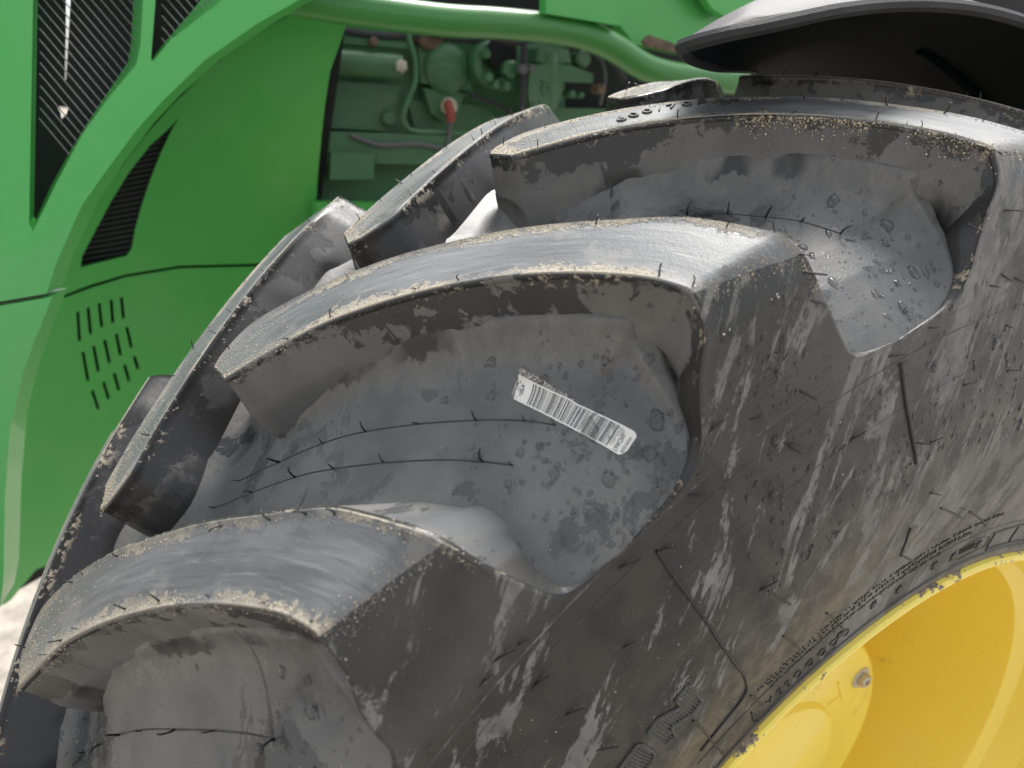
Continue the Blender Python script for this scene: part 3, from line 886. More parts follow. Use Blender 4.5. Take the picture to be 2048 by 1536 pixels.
for k in range(5):
    a = R(57.1 + 72 * k)
    c = np.array([.175 * math.sin(a), -.140, .175 * math.cos(a)])
    b = MB()
    b.disc(c, (0, -1, 0), [(.0155, -.002), (.0155, .0015), (.0145, .0025), (.009, .0025)], 28)
    b.disc(c, (0, -1, 0), [(.0095, .002), (.0095, .009), (.008, .0105), (.0045, .0105), (.0045, .007)], 6)
    o = b.build('hub_bolt', [M_STEEL], hub)
# cast marks on the hub face
b = MB()
c0 = at(1648, 1410, -.140); c1 = at(1672, 1402, -.140)
for (u0, v0, u1, v1) in ((1676, 1365, 1688, 1402),):
    b.tube([at(u0, v0, -.1405), at(u1, v1, -.1405)], .0018, 6)
for k in range(9):
    p = at(1633 + k * 6.0, 1424 - k * 4.0, -.1402)
    b.box((p[0] - .0015, -.1412, p[2] - .003), (p[0] + .0015, -.1395, p[2] + .003), .0005)
b.build('cast_mark', M_YELLOW, hub)

# ------------------------------------------------------------------ black fender over the tyre
def fender():
    ny, nt_ = 56, 110
    y0, y1 = -.15, .24
    sy = np.linspace(0, 1, ny)
    yv = y0 + (y1 - y0) * (sy - .06 * np.sin(2 * math.pi * sy) * 1.6)
    def front(y): return float(np.interp(y, [-.15, -.148, -.14, -.12, -.10, -.05, 0, .06, .12, .24], [-14.0, -17.0, -18.8, -19.3, -18.6, -14.8, -9.8, -3.0, 2.5, 13]))
    def lip_r(y, da): return .8235 + (float(np.interp(y, [-.15, -.14, -.12, -.10, -.05, 0, .06, .24], [.8235, .8245, .8225, .8185, .803, .791, .789, .81])) - .8235) * math.exp(-da / 9)
    V = []
    for y in yv:
        tf = front(y)
        for it in range(nt_):
            f = (it / (nt_ - 1)) ** 1.6
            a = tf + (62 - tf) * f
            d = min(y - y0, y1 - y, R(a - tf) * .82 * .6)
            s_ = min(1, d / .15)
            V.append(cyl(y, lip_r(y, a - tf) + .026 * (1 - (1 - s_) ** 2), R(a)))
    V = np.array(V); m_ = len(V)
    G_ = V.reshape(ny, nt_, 3)
    n_ = np.cross(np.gradient(G_, axis=0), np.gradient(G_, axis=1)); n_ /= np.linalg.norm(n_, axis=2)[..., None] + 1e-9
    n_ = n_.reshape(-1, 3)
    rad = V * [1, 0, 1]
    n_ *= np.sign((n_ * rad).sum(1) + 1e-9)[:, None]
    V2 = V - n_ * .007
    Q = []
    for iy in range(ny - 1):
        for it in range(nt_ - 1):
            a = iy * nt_ + it
            Q.append((a, a + 1, a + nt_ + 1, a + nt_)); Q.append((m_ + a, m_ + a + nt_, m_ + a + nt_ + 1, m_ + a + 1))
    def strip(ids):
        for a, c in zip(ids[:-1], ids[1:]): Q.append((a, c, m_ + c, m_ + a))
    strip([it for it in range(nt_)][::-1]); strip([iy * nt_ for iy in range(ny)])
    strip([(ny - 1) * nt_ + it for it in range(nt_)]); strip([iy * nt_ + nt_ - 1 for iy in range(ny)][::-1])
    me = fast_mesh(np.vstack([V, V2]), np.array(Q), 'fender')
    bm = bmesh.new(); bm.from_mesh(me); bmesh.ops.recalc_face_normals(bm, faces=bm.faces[:]); bm.to_mesh(me); bm.free()
    me.materials.append(M_PLASTIC)
    me.materials.append(M_UNDERSHADE)
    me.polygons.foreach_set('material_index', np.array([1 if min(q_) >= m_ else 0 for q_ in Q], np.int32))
    o = link('fender', me, M_PLASTIC, tractor, 'black plastic fender arching over the tyre'); o.matrix_parent_inverse = Matrix.Translation((0, 0, .75))
    pts = [cyl(y0, lip_r(y0, a - front(y0)) - .004, R(a)) for a in np.linspace(60, -13.5, 40)]
    pts += [cyl(y, lip_r(y, 0) - .004, R(front(y))) for y in (-.148, -.14, -.12, -.10, -.05, 0, .06, .14, .22)]
    b = MB(); b.tube(smooth_line(np.array(pts), 220), .0048, 8)
    b.build('fender_lip', M_PLASTIC, o)
    for y in (.02, .13):
        b = MB(); b.tube([cyl(y, .839, R(a)) for a in np.linspace(12, 60, 30)], .005, 8); b.build('fender_rib', M_UNDERSHADE, o)
    return o
fender()

# ------------------------------------------------------------------ tractor body behind the tyre
def tch(o):
    o.parent = tractor; o.matrix_parent_inverse = Matrix.Translation((0, 0, .75)); return o

def plate(name, Y, outer, mat, holes=(), thick=.012, back=None, hole_back=None, label=None, bend=None, cuts=0, parent=None, tilt=0.0, turn=0.0):
    """sheet in the plane y = Y: outlines are photo pixels; walls run back to Y + thick"""
    pt = lambda u, y: at(u[0], u[1], Y, tilt, turn) + np.array([0, y - Y, 0])
    loops = [outer] + list(holes)
    backs = [back or outer] + [(hole_back[i] if hole_back and hole_back[i] else h) for i, h in enumerate(holes)]
    f3 = [[Vector(pt(u, Y)) for u in L] for L in loops]
    tri = tessellate_polygon([[Vector((p.x, p.z, 0)) for p in L] for L in f3])
    flat = [p for L in f3 for p in L]
    bm = bmesh.new()
    vs = [bm.verts.new(p) for p in flat]
    for t in tri:
        try: bm.faces.new([vs[i] for i in t])
        except ValueError: pass
    bm.normal_update()
    for f in bm.faces:
        if f.normal.y > 0: f.normal_flip()
    if cuts:
        x0, x1 = min(p.x for p in flat), max(p.x for p in flat); z0, z1 = min(p.z for p in flat), max(p.z for p in flat)
        for i in range(1, cuts):
            for co, no in (((x0 + (x1 - x0) * i / cuts, 0, 0), (1, 0, 0)), ((0, 0, z0 + (z1 - z0) * i / cuts), (0, 0, 1))):
                bmesh.ops.bisect_plane(bm, geom=bm.verts[:] + bm.edges[:] + bm.faces[:], plane_co=co, plane_no=no)
    k = 0
    base = 0
    for L, B in zip(f3, backs):
        n = len(L)
        bk = [bm.verts.new(Vector(pt(u, Y + thick))) for u in B]
        fr = [bm.verts.new(p) for p in L]
        for i in range(n):
            j = (i + 1) % n
            bm.faces.new((fr[i], fr[j], bk[j], bk[i]))
    bmesh.ops.remove_doubles(bm, verts=bm.verts[:], dist=1e-5)
    if bend:
        for v in bm.verts: v.co.y += bend(v.co.x, v.co.z)
    bmesh.ops.recalc_face_normals(bm, faces=bm.faces[:])
    s = sum(f.normal.y * f.calc_area() for f in bm.faces)
    if s > 0: bmesh.ops.reverse_faces(bm, faces=bm.faces[:])
    me = bpy.data.meshes.new(name); bm.to_mesh(me); bm.free()
    o = link(name, me, mat, parent or tractor, label, True, 25)
    if parent is None: tch(o)
    return o

YH = .46
arch_f = [(598, 0), (513, 48), (410, 120), (325, 202), (273, 260), (212, 342), (164, 410), (113, 525), (93, 587)]
arch_b = [(628, 0), (545, 50), (446, 118), (366, 190), (310, 250), (246, 335), (196, 408), (142, 525), (120, 590)]
top_f = [(760, -85), (690, -50)]; top_b = [(790, -85), (716, -50)]
openA_f = [(66, -110), (66, 0), (58, 450), (66, 463), (113, 366), (164, 270), (212, 202), (255, 150), (273, 128), (281, 90), (286, 0), (289, -110)]
openA_b = [(66, -110), (66, 0), (59, 445), (63, 452), (93, 385), (140, 300), (193, 216), (238, 150), (256, 122), (263, 85), (267, 0), (269, -110)]
openB_f = [(311, -110), (311, 0), (302, 118), (306, 123), (342, 79), (448, 0), (600, -110)]
openB_b = [(312, -110), (312, 0), (304, 114), (307, 117), (330, 85), (403, 0), (480, -110)]
hood = plate('hood_panel', YH, [(-300, -420), (1150, -420)] + top_f + arch_f + [(0, 603), (-300, 665)], M_GREEN, holes=[openA_f, openB_f], thick=.045,
             back=[(-300, -420), (1180, -420)] + top_b + arch_b + [(0, 606), (-300, 668)], hole_back=[openA_b, openB_b], tilt=.30, label='bright green hood side with two grille openings')
def grille(bk, name):
    g = plate(name, YH + .05, bk, M_CAVITY, thick=.004)
    return g
# the two openings share one backing with thin slats in front of it
gr = plate('grille', YH + .09, [(-60, -160), (700, -160), (470, 60), (330, 200), (110, 520), (-40, 520)], M_CAVITY, thick=.01, tilt=.30, holes=[[(131, -20), (142, -20), (136, 90), (133, 160), (128, 160), (131, 60)], [(112, 212), (138, 214), (134, 224), (128, 250), (124, 250), (120, 226)]], label='dark mesh behind the hood openings')
for k in range(-14, 26):
    u0 = 40 + k * 19.0
    p, q = at(u0, -125, YH + .028, .30), at(u0 + 560 / 1.19 * 1.0, 435, YH + .028, .30)
    # clip the slat to the openings' outline
    seg = []
    for t in np.linspace(0, 1, 160):
        u = u0 + t * 560 / 1.19; v = -125 + t * 560
        inA = 60 < u < np.interp(v, [-110, 85, 122, 216, 300, 445], [272, 266, 259, 196, 143, 66])
        inB = np.interp(v, [-110, 114], [309, 303]) < u < np.interp(v, [-110, 0, 117], [485, 408, 309])
        seg.append((t, inA or inB))
    start = None
    for i, (t, ok) in enumerate(seg + [(1.01, False)]):
        if ok and start is None: start = t
        if not ok and start is not None:
            if t - start > .03:
                b = MB(); b.tube([p + (q - p) * start, p + (q - p) * min(t, 1)], .00075, 5); b.build('grille_slat', M_SLAT, gr)
            start = None

plate('lower_panel', YH, [(-300, 675), (0, 612), (104, 594), (68, 685), (44, 753), (20, 856), (10, 993), (7, 1161), (0, 1215), (-60, 1330), (-300, 1330)], M_GREEN, thick=.045, tilt=.30,
      back=[(-300, 675), (0, 612), (130, 594), (95, 685), (70, 753), (45, 856), (33, 993), (28, 1161), (18, 1215), (-60, 1330), (-300, 1330)], label='green panel below the hood seam')

YA = .66
vent_hole = [(357, 236), (342, 263), (321, 308), (301, 359), (284, 410), (270, 461), (264, 496), (254, 512), (161, 535), (164, 513), (191, 461), (222, 403), (260, 342), (301, 290), (335, 260)]
def slot(a, b, wd=7.5):
    a = np.array(a, float) * .3418 + (0, 480); b = np.array(b, float) * .3418 + (0, 480)
    d = (b - a) / np.linalg.norm(b - a); n_ = np.array([d[1], -d[0]]) * wd / 2 * .85
    return [tuple(a + n_), tuple(b + n_ - d * 1), tuple(b + d * 1.0), tuple(b - n_ - d * 1), tuple(a - n_)]
SLOTS = [((455, 420), (465, 590)), ((515, 395), (530, 550)), ((580, 370), (595, 510)), ((650, 350), (660, 485)), ((710, 335), (722, 460)),
         ((485, 655), (515, 825)), ((548, 620), (575, 770)), ((612, 585), (640, 720)), ((680, 550), (705, 675)), ((742, 510), (768, 630)),
         ((540, 880), (575, 990)), ((605, 830), (635, 930)), ((668, 780), (695, 880)), ((728, 730), (755, 825)), ((785, 680), (808, 755))]
bendA = lambda x, z: .05 * max(0, min(1, (x + .55) / .5)) ** 2 * 0
arch_in = [(600, 20), (520, 62), (420, 135), (340, 215), (290, 272), (225, 358), (175, 430), (115, 560), (105, 600)]
right_edge = [(700, 31), (677, 96), (660, 143), (650, 210), (643, 273), (636, 345), (632, 410), (630, 520)]
plate('wheel_arch_panel', YA, [(720, -20), (640, -10)] + arch_in[0:] + [(109, 597), (180, 570), (250, 549), (360, 531), (490, 528), (630, 522)] + right_edge[::-1], M_GREEN, holes=[vent_hole], thick=.014, tilt=-.40, label='upper dark green arch panel with a curved vent')
plate('wheel_arch_panel', YA, [(100, 606), (180, 577), (250, 555), (360, 537), (490, 534), (630, 528), (628, 700), (600, 830), (300, 1060), (72, 1139), (22, 1200), (14, 1206), (-30, 1226), (-20, 1100), (-5, 900), (35, 720), (70, 650)], M_GREEN, holes=[slot(*s) for s in SLOTS], thick=.014, tilt=-.40, label='lower dark green arch panel with fifteen slots')
plate('panel_backing', YA + .03, [(740, -60), (420, -40), (120, 240), (20, 560), (-60, 1215), (20, 1190), (640, 840), (640, 420), (690, 60)], M_CAVITY, thick=.01, tilt=-.40)
vg = plate('side_vent', YA + .022, [(385, 210), (240, 300), (140, 540), (290, 530)], M_CAVITY, thick=.003, tilt=-.40, label='curved vent with horizontal slats')
for k in range(25):
    v = 262 + k * 11.4
    uL = np.interp(v, [260, 290, 342, 403, 461, 513, 535], [335, 301, 260, 222, 191, 164, 161]) - 4
    uR = np.interp(v, [236, 263, 308, 359, 410, 461, 496, 512], [357, 342, 321, 301, 284, 270, 264, 256]) + 4
    if uR - uL < 6: continue
    p, q = at(uL, v + 3 + (uR - uL) * .04, YA + .015, -.40), at(uR, v - (uR - uL) * .10, YA + .015, -.40)
    b = MB(); b.tube([p, q], [.0021, .0021], 6); b.build('vent_slat', M_MESH, vg)

# engine side
YE = .80
def tubepx(pts, Y, r, name, mat, parent=None, n=14, label=None, sm=True):
    P = [at(p[0], p[1], Y if len(p) < 3 else p[2]) for p in pts]
    if sm: P = smooth_line(P, 60)
    b = MB(); b.tube(P, r, n)
    o = b.build(name, mat, parent or tractor, label, 50)
    return o if parent else tch(o)
tubepx([(560, -8), (700, 17), (880, 40), (1000, 47), (1110, 58), (1180, 74), (1235, 100), (1285, 132), (1345, 150), (1450, 162), (1600, 178), (1750, 190)], .56, .0225, 'frame_pipe', M_PIPE, label='thick green pipe bending down to the right')
plate('bracket_plate', .53, [(1092, -60), (1092, 27), (1239, 51), (1246, -60)], M_GREEN, thick=.02, label='flat green plate in front of the pipe')
plate('body_panel', .66, [(1150, -420), (1236, -80), (1236, 45), (1268, 88), (1365, 108), (1480, 60), (1600, -80), (1700, -420)], M_GREEN, thick=.03, label='green body panel beside the fender')
plate('step_panel', .62, [(1360, -80), (1425, 18), (1452, 34), (1560, -10), (1560, -80)], M_GREEN, thick=.02, label='light green panel edge above the fender')
plate('rusty_bracket', .60, [(1288, 82), (1300, 70), (1376, 97), (1368, 108), (1294, 92)], M_RUST, thick=.01)
engine = plate('engine_block', YE, [(560, 30), (1130, 40), (1130, 330), (980, 420), (980, 620), (560, 620)], M_GREEN2, thick=.3, label='dark green engine block behind the arch panel')
def epl(name, Y, P, mat=None, thick=.03, label=None): return plate(name, Y, P, mat or M_GREEN2, thick=thick, label=label, parent=engine)
def edisc(name, u, v, Y, prof, mat, n=20, axis=(0, -1, 0)):
    b = MB(); b.disc(at(u, v, Y), axis, prof, n); return b.build(name, mat, engine)
plate('shade_backing', YE + .02, [(500, -400), (2700, -400), (2700, 460), (500, 420)], M_CAVITY, thick=.02)  # dark sheet whose colour stands for the shade behind engine and fender
tubepx([(600, 119), (700, 126), (800, 134)], .75, .0215, 'starter_body', M_GREEN2, engine, 20, 'green cylinder with a bright bolt at its end', sm=False)
epl('mounting_bracket', .745, [(640, 112), (780, 121), (806, 128), (806, 153), (640, 141)])
tubepx([(690, 62), (740, 70), (800, 72), (840, 66)], .75, .006, 'hose', M_MESH, engine, 10)
tubepx([(845, 60), (900, 74), (950, 78), (1010, 66)], .76, .0075, 'hose', M_MESH, engine, 10)
tubepx([(960, 66), (1030, 84), (1070, 78), (1150, 86), (1215, 116), (1250, 160)], .70, .006, 'hose', M_MESH, engine, 10)
tubepx([(1130, 92), (1190, 108), (1210, 150), (1200, 210)], .72, .004, 'cable', M_CABLE, engine, 8)
tubepx([(940, 190), (985, 205), (1030, 232), (1060, 262)], .75, .004, 'cable', M_MESH, engine, 8)
tubepx([(700, 270), (760, 290), (830, 288), (900, 300)], .735, .0045, 'cable', M_CABLE, engine, 8)
edisc('dome_cover', 893, 135, .765, [(.045, -.02), (.045, .002), (.040, .008), (.028, .013), (.012, .015)], M_GREEN2, 28)
epl('bracket_flange', .745, [(640, 72), (815, 86), (822, 98), (640, 84)])
edisc('bolt', 801, 133, .730, [(.0115, -.01), (.0115, .006), (.009, .009), (.004, .010)], M_STEEL, 6)
edisc('bolt', 746, 84, .745, [(.0085, -.01), (.0085, .006), (.006, .008)], M_RUST, 6)
epl('side_cover', .765, [(836, 92), (948, 98), (945, 182), (842, 166)])
epl('side_cover', .77, [(655, 160), (800, 172), (790, 235), (770, 262), (648, 255)])
edisc('cap', 858, 66, .76, [(.026, -.02), (.026, .004), (.020, .008), (.019, .002)], M_RUST, 24)
edisc('boss', 778, 236, .765, [(.014, -.01), (.014, .006), (.010, .009)], M_GREEN2, 20)
tubepx([(815, 60), (820, 88), (829, 118), (830, 160), (818, 195), (807, 228), (810, 250), (832, 263), (900, 265), (1020, 269)], .745, .0055, 'casting_rib', M_GREEN2, engine, 8)
epl('pan_recess', .785, [(815, 200), (1010, 215), (1020, 262), (830, 258)])
epl('sensor_boss', .765, [(848, 176), (928, 188), (918, 232), (888, 244), (862, 226)])
edisc('sensor_ring', 898, 213, .757, [(.0155, -.006), (.0155, .004), (.0135, .006), (.007, .006)], M_CREAM, 24)
tubepx([(896, 207, .755), (897, 214, .742), (901, 226, .738), (902, 243, .738)], .74, .0085, 'sensor_boot', M_RED, engine, 12, 'red rubber boot on a pale ring')
tubepx([(901, 238), (899, 262), (892, 300), (880, 340)], .739, .0042, 'sensor_cable', M_CABLE, engine, 8)
pump = epl('pump_casting', .70, [(1062, 128), (1140, 130), (1186, 148), (1186, 166), (1126, 163), (1121, 200), (1108, 222), (1088, 232), (1066, 222), (1056, 195), (1058, 150)], thick=.05, label='light green pump casting with a round emblem')
tubepx([(1092, 108), (1092, 160), (1090, 214)], .725, .026, 'pump_body', M_GREEN2, engine, 24, sm=False)
epl('pump_neck', .705, [(1078, 96), (1138, 98), (1142, 126), (1074, 124)], thick=.05)
def psub(name, mat, fn): b = MB(); fn(b); return b.build(name, mat, engine)
psub('pump_emblem', M_GREEN2, lambda b: b.disc(at(1091, 178, .70), (0, -1, 0), [(.0105, -.001), (.0105, .003), (.0075, .003), (.0075, .0005)], 24))
psub('pump_emblem', M_GREEN2, lambda b: b.box(at(1082, 161, .70) - (0, .003, .0015), at(1103, 161, .70) + (0, .001, .0015), .0005))
edisc('flange', 985, 128, .735, [(.040, -.03), (.040, .004), (.036, .008), (.027, .008), (.025, -.01)], M_GREEN2, 28)
edisc('flange_bore', 1003, 104, .729, [(.030, -.005), (.030, .004), (.024, .004)], M_CAVITY, 24)
for u, v, r in ((972, 108, .008), (976, 155, .009), (990, 170, .008), (1020, 139, .016), (1012, 172, .009), (1142, 188, .008), (1160, 190, .007), (1165, 118, .017)):
    edisc('bolt', u, v, .715, [(r, -.02), (r, .004), (r * .75, .008)], M_GREEN2, 8)
tubepx([(1048, 90), (1048, 130), (1047, 170), (1044, 225), (1040, 260)], .70, .0065, 'hose', M_MESH, engine, 10, 'black hose beside the pump casting')
edisc('hose_coupling', 1045, 138, .692, [(.0085, -.01), (.0085, .006)], M_CABLE, 12)
edisc('hose_coupling', 1062, 138, .694, [(.0075, -.01), (.0075, .006)], M_CABLE, 12)
epl('lower_casting', .74, [(640, 262), (905, 272), (900, 330), (640, 325)], label='dusty green lower casting')
epl('access_cover', .725, [(662, 305), (748, 306), (748, 358), (660, 360)])
epl('frame_rail', .70, [(632, 404), (900, 410), (900, 620), (632, 620)], M_GREEN, label='green frame rail with round holes')
edisc('rail_hole', 672, 427, .6995, [(.011, -.001), (.011, .0005), (.008, .0005), (.008, -.004)], M_CABLE, 20)
edisc('rail_hole', 711, 430, .6995, [(.011, -.001), (.011, .0006)], M_CAVITY, 20)
epl('rear_casting', .76, [(1090, 215), (1300, 220), (1300, 330), (1010, 330), (1010, 262)])
edisc('bolt', 1200, 178, .70, [(.010, -.02), (.010, .005), (.006, .008)], M_RUST, 8)

# ------------------------------------------------------------------ barcode label on the tyre
lab = empty('barcode_label', (0, 0, 0), 'white barcode sticker stuck on the dusty tread between two lugs', 'sticker')
Lc = [np.array(p) for p in ((.1755, -.6242), (.1696, -.6079), (.2400, -.5712), (.2442, -.5943))]   # near-left, far-left, far-right, near-right
LW, LH = .068, .0150
def on_label(x, y, h):
    """x 0..1 along, y 0..1 across"""
    a = Lc[0] + (Lc[3] - Lc[0]) * x; b_ = Lc[1] + (Lc[2] - Lc[1]) * x
    p = a + (b_ - a) * y
    curl = max(0, 1 - x / .55) * max(0, y - .62) / .38
    lift = .0006 + .0040 * curl ** 1.6
    p = p - (b_ - a) * .05 * curl
    return on_rubber(p[0], p[1], lift + h)[0]
def lbox(b, x0, x1, y0, y1, h, nx=2, ny=8):
    V = [on_label(x0 + (x1 - x0) * i / nx, y0 + (y1 - y0) * j / ny, h) for i in range(nx + 1) for j in range(ny + 1)]
    F = [(i * (ny + 1) + j, (i + 1) * (ny + 1) + j, (i + 1) * (ny + 1) + j + 1, i * (ny + 1) + j + 1) for i in range(nx) for j in range(ny)]
    b.add(V, F)
b = MB()
nx, ny = 60, 16
def edge_y(x):
    c = .0
    if x > .955: c = .5 * ((x - .955) / .045) ** 2.2 * .55
    return c, 1 - c * .5
for lift in (0, -.00025):
    V = []
    for i in range(nx + 1):
        x = i / nx; y0, y1 = edge_y(x)
        for j in range(ny + 1): V.append(on_label(x, y0 + (y1 - y0) * j / ny, lift))
    F = [(i * (ny + 1) + j, (i + 1) * (ny + 1) + j, (i + 1) * (ny + 1) + j + 1, i * (ny + 1) + j + 1) for i in range(nx) for j in range(ny)]
    b.add(V, F if lift == 0 else [f[::-1] for f in F])
b.build('paper', M_PAPER, lab)
b = MB(); x = .125
prng = random.Random(11)
while x < .845:
    wd = prng.choice((.0028, .0028, .0028, .0085))
    lbox(b, x, x + wd, .06, .94, .00012)
    x += wd + prng.choice((.0045, .0045, .005, .0105))
b.build('barcode_bars', M_INK, lab)
def lab_text(s, x0, y0, height, adv):
    def f(x, y, h): return on_label(x0 + y / LW * 1.0, y0 + x / LH, .0001 + h * .2) if False else on_label(x0 - y / LW * -1.0, y0 + x / LH, .00012 + h * .1)
    return f
def ltext(s, x0, y0, y1, height):
    b = MB(); x = 0; items = []
    for ch in s:
        v, f = text_tris(ch); wd = max(.12, v[:, 0].max() - v[:, 0].min()); items.append((v, f, x)); x += wd + .12
    k = (y1 - y0) / x
    for v, f, off in items:
        # text reads up the short side; its top points back along the label
        b.add([on_label(x0 - p[1] * height, y0 + (off + p[0] - v[:, 0].min()) * k, .00015 + p[2] * .0001) for p in v], f)
    return b.build('label_text', M_INK, lab)
ltext('L9WCNV', .935, .06, .74, .050); ltext('11/12/2024', .982, .13, .76, .033); ltext('06A', .062, .35, .78, .05)
b = MB()
for _ in range(26):
    x, y = random.uniform(.0, .045), random.uniform(.1, .95); s = random.uniform(.003, .010)
    lbox(b, x, x + s * .6, y, y + s * 5, .00018, 1, 2)
b.build('torn_print', M_INK, lab)
b = MB(); V = []; k_ = 44
for i in range(k_ + 1):
    x = -.03 + .50 * i / k_
    top = 1.0 + .42 * max(0, 1 - (i / k_)) ** .8 + random.uniform(-.05, .05)
    for j in range(5):
        y = -.02 + (top + .02) * j / 4 if i > 3 else .1 + (top - .1) * j / 4
        V.append([x, y])
P_ = []
for x, y in V:
    a = Lc[0] + (Lc[3] - Lc[0]) * x; b_ = Lc[1] + (Lc[2] - Lc[1]) * x; p = a + (b_ - a) * y
    P_.append(on_rubber(p[0], p[1], .0003)[0])
b.add(P_, [(i * 5 + j, (i + 1) * 5 + j, (i + 1) * 5 + j + 1, i * 5 + j + 1) for i in range(k_) for j in range(4)])
b.build('torn_backing', M_TORN, lab)

# ------------------------------------------------------------------ grains of sand and drops of water
OCT_V = np.array([(1, 0, 0), (-1, 0, 0), (0, 1, 0), (0, -1, 0), (0, 0, 1), (0, 0, -1)], float)
OCT_F = np.array([(0, 2, 4), (2, 1, 4), (1, 3, 4), (3, 0, 4), (2, 0, 5), (1, 2, 5), (3, 1, 5), (0, 3, 5)])
def grains(P, size):
    n_ = len(P)
    A = rng.normal(size=(n_, 3, 3)); Qm, _ = np.linalg.qr(A)
    S = size[:, None] * rng.uniform(.55, 1.2, (n_, 3))
    V = np.einsum('nij,kj->nki', Qm, OCT_V) * 1.0
    V = np.einsum('nij,nkj->nki', Qm, OCT_V[None] * S[:, None, :]) + P[:, None, :]
    F = OCT_F[None] + (np.arange(n_) * 6)[:, None, None]
    return V.reshape(-1, 3), F.reshape(-1, 3)
PP = []; SS = []
def lug_pts(rot, side, m, t, inset, dep, front_edge):
    """points near an edge of a lug: index m (float), inset into the top face, or depth down the wall"""
    E, X = (Fm, Rm_) if front_edge else (Rm_, Fm)
    ii = np.arange(NL)
    e = np.stack([np.interp(m, ii, E[:, 0]), np.interp(m, ii, E[:, 1])], 1)
    x = np.stack([np.interp(m, ii, X[:, 0]), np.interp(m, ii, X[:, 1])], 1)
    d = x - e; d /= np.linalg.norm(d, axis=1)[:, None] + 1e-9
    out = np.where(dep > 0, .0012 + dep * .42, 0.0)
    p = e + d * (inset - out)[:, None]
    q, th_ = p[:, 1], p[:, 0] / RHO + rot
    y, r, ny_, nr_ = sect(q, O_D, O_Q)
    P = cyl(y - ny_ * (dep - .0003), r - nr_ * (dep - .0003), th_)
    if side == 'far': P[:, 1] *= -1; P = far_half(P)
    return P
for side, kk, o in LUGS:
    if not (0 <= kk <= 3): continue
    rot = (kk + (.5 if side == 'far' else 0)) * PITCH
    for fe in (True, False):
        n_ = 1500 if side == 'near' else 700
        # clustered along the edge
        ctr = rng.uniform(0, 70, 14); m = ctr[rng.integers(0, 14, n_) * rng.integers(0, 14, n_) // 14] + rng.normal(0, 3.2, n_); m = np.where(rng.random(n_) < .22, rng.uniform(0, 72, n_), m); m = np.clip(m, 0, 73)
        ins = np.abs(rng.normal(0, .0035, n_)); dep = np.zeros(n_)
        onwall = rng.random(n_) < (.16 if fe else .06)
        dep = np.where(onwall, rng.exponential(.0016, n_) + .0006, 0); ins = np.where(onwall, 0, ins)
        PP.append(lug_pts(rot, side, m, 0, ins, dep, fe)); SS.append(np.minimum(.0007, rng.lognormal(math.log(.00024), .5, n_)))
    n_ = 900
    m = np.abs(rng.normal(0, 9, n_)); ins = rng.uniform(0, .045, n_) 
    PP.append(lug_pts(rot, side, m, 0, ins, np.zeros(n_), True)); SS.append(np.minimum(.0006, rng.lognormal(math.log(.00023), .5, n_)))
    # crease at the shoulder
    n_ = 500
    m = np.clip(rng.normal(68, .8, n_), 0, 80); ins = rng.uniform(0, .06, n_)
    PP.append(lug_pts(rot, side, m, 0, ins, np.zeros(n_), True)); SS.append(np.minimum(.0006, rng.lognormal(math.log(.00023), .5, n_)))
# a caked clump on the front wall of the third lug and scattered crumbs elsewhere
for m0, sd_, n_ in ((44, 3, 420), (50, 1.5, 260), (37, 1.5, 160), (62, 3, 300)):
    m = rng.normal(m0, sd_, n_); PP.append(lug_pts(2 * PITCH, 'near', np.clip(m, 0, 72), 0, np.zeros(n_), rng.exponential(.0038, n_) + .001, True)); SS.append(np.minimum(.0011, rng.lognormal(math.log(.0003), .7, n_)))
n_ = 500
q = rng.uniform(.03, .28, n_); t = rng.uniform(-1.35, .1, n_); PP.append(on_i(q, t, .0001)); SS.append(rng.lognormal(math.log(.0003), .4, n_))
n_ = 500
q = rng.uniform(.36, .56, n_); t = rng.uniform(-1.0, .3, n_); PP.append(on_o(q, t, .0001)); SS.append(rng.lognormal(math.log(.00028), .4, n_))
V, F = grains(np.vstack(PP), np.concatenate(SS))
o = link('sand', fast_mesh(V, F, 'sand'), M_SAND, None, None, False); o['kind'] = 'stuff'
o['label'] = 'pale sand grains stuck along the edges of the tyre lugs'

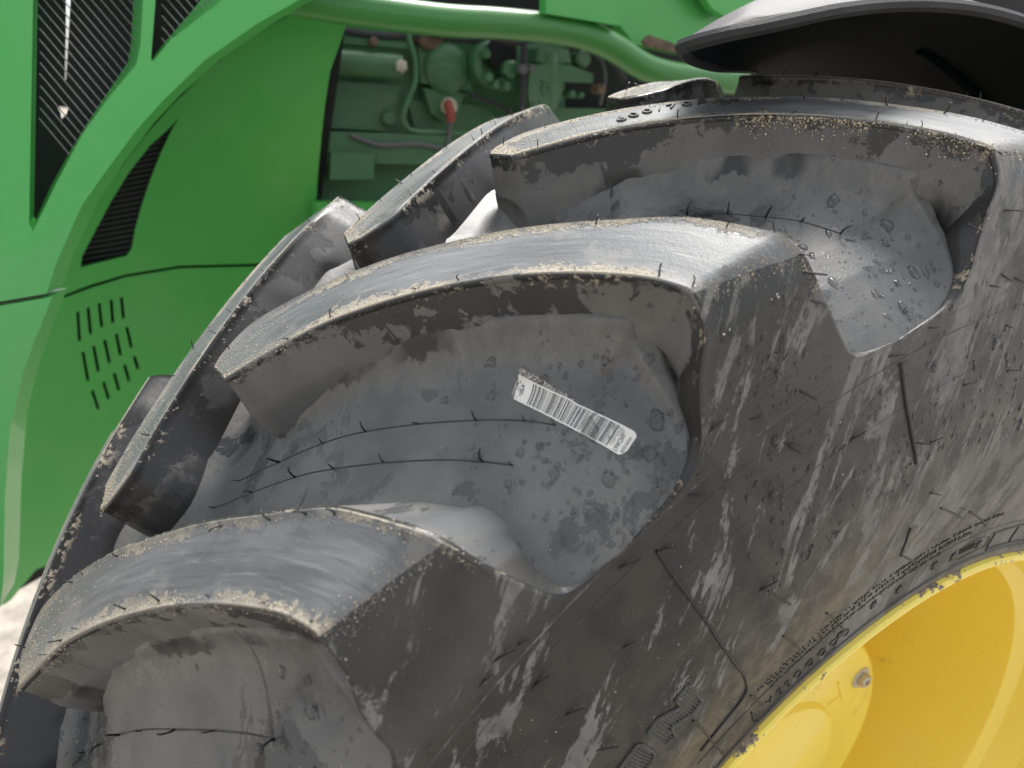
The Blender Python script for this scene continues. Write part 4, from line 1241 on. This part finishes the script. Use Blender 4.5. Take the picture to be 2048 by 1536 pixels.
def drops():
    n1, n2 = 8, 3
    prof_ = [(1.0, 0.0), (.93, .18), (.62, .34), (.0, .40)]
    base = []
    for r_, h in prof_[:-1]:
        for k in range(n1): base.append((r_ * math.cos(6.2832 * k / n1), r_ * math.sin(6.2832 * k / n1), h))
    base.append((0, 0, .40)); base.append((0, 0, -.05)); base = np.array(base)
    F = []
    for i in range(2):
        for k in range(n1):
            a, c = i * n1 + k, i * n1 + (k + 1) % n1
            F += [(a, c, c + n1), (a, c + n1, a + n1)]
    for k in range(n1):
        F.append((16 + k, 16 + (k + 1) % n1, 24)); F.append((k, 25, (k + 1) % n1))
    F = np.array(F)
    VV = []; FF = []; cnt = 0
    def put(P, N, T, r):
        nonlocal cnt
        B = np.cross(N, T); B /= np.linalg.norm(B); T = np.cross(B, N)
        wob = 1 + .22 * rng.normal(size=n1); k = np.ones(26); k[:24] = np.tile(wob, 3)
        st = rng.uniform(.8, 1.7)
        X = base * k[:, None]
        VV.append(P + r * (X[:, :1] * T * st + X[:, 1:2] * B + X[:, 2:] * N)); FF.append(F + cnt); cnt += 26
    for _ in range(650):        # wet lower corner of the pockets
        pk = rng.choice([0, 1, 1, 1, 2, 2])
        q = min(.296, rng.normal(.235, .04)); t = rng.normal(-.93, .055) + pk * PITCH
        put(*on_rubber(q, t, -.0001), np.array([0, 0, -1.0]), rng.lognormal(math.log(.0011), .5))
    for _ in range(420):
        q = rng.uniform(.345, .44); t = rng.uniform(-.55, .05)
        put(on_o(q, t, -.0001), nrm_o(q, t), np.array([0, 0, -1.0]), rng.lognormal(math.log(.0012), .4))
    for _ in range(150):
        q = rng.uniform(.265, .33); t = rng.uniform(-.50, -.40)
        put(on_o(q, t, -.0001), nrm_o(q, t), np.array([0, 0, -1.0]), rng.lognormal(math.log(.0010), .45))
    nh = np.array([0, -1.0, .30]); nh /= np.linalg.norm(nh)
    for _ in range(0):
        if rng.random() < .15: u_ = rng.uniform(-20, 62); v_ = rng.uniform(0, 580)
        else:
            k_ = rng.uniform(0, 1); u_ = np.interp(k_, [0, 1], [560, 100]) - rng.uniform(10, 55); v_ = np.interp(u_ + 32, [113, 164, 273, 410, 598], [525, 410, 260, 120, 0]) + rng.uniform(-30, 5)
        put(at(u_, v_, YH, .30), nh, np.array([0, 0, -1.0]), rng.lognormal(math.log(.0008), .4))
    o = link('water_droplets', fast_mesh(np.vstack(VV), np.vstack(FF), 'water_droplets'), M_WATER, None, None, True, None)
    o['kind'] = 'stuff'; o['label'] = 'small water droplets beaded on the rubber and the green hood'
drops()

# ------------------------------------------------------------------ ground
gm = mesh([(-60, -60, -.765), (60, -60, -.765), (60, 60, -.765), (-60, 60, -.765)], [(0, 1, 2, 3)], 'ground')
g = link('ground', gm, M_GROUND, None, None, False); g['kind'] = 'structure'; g['label'] = 'pale sandy ground'
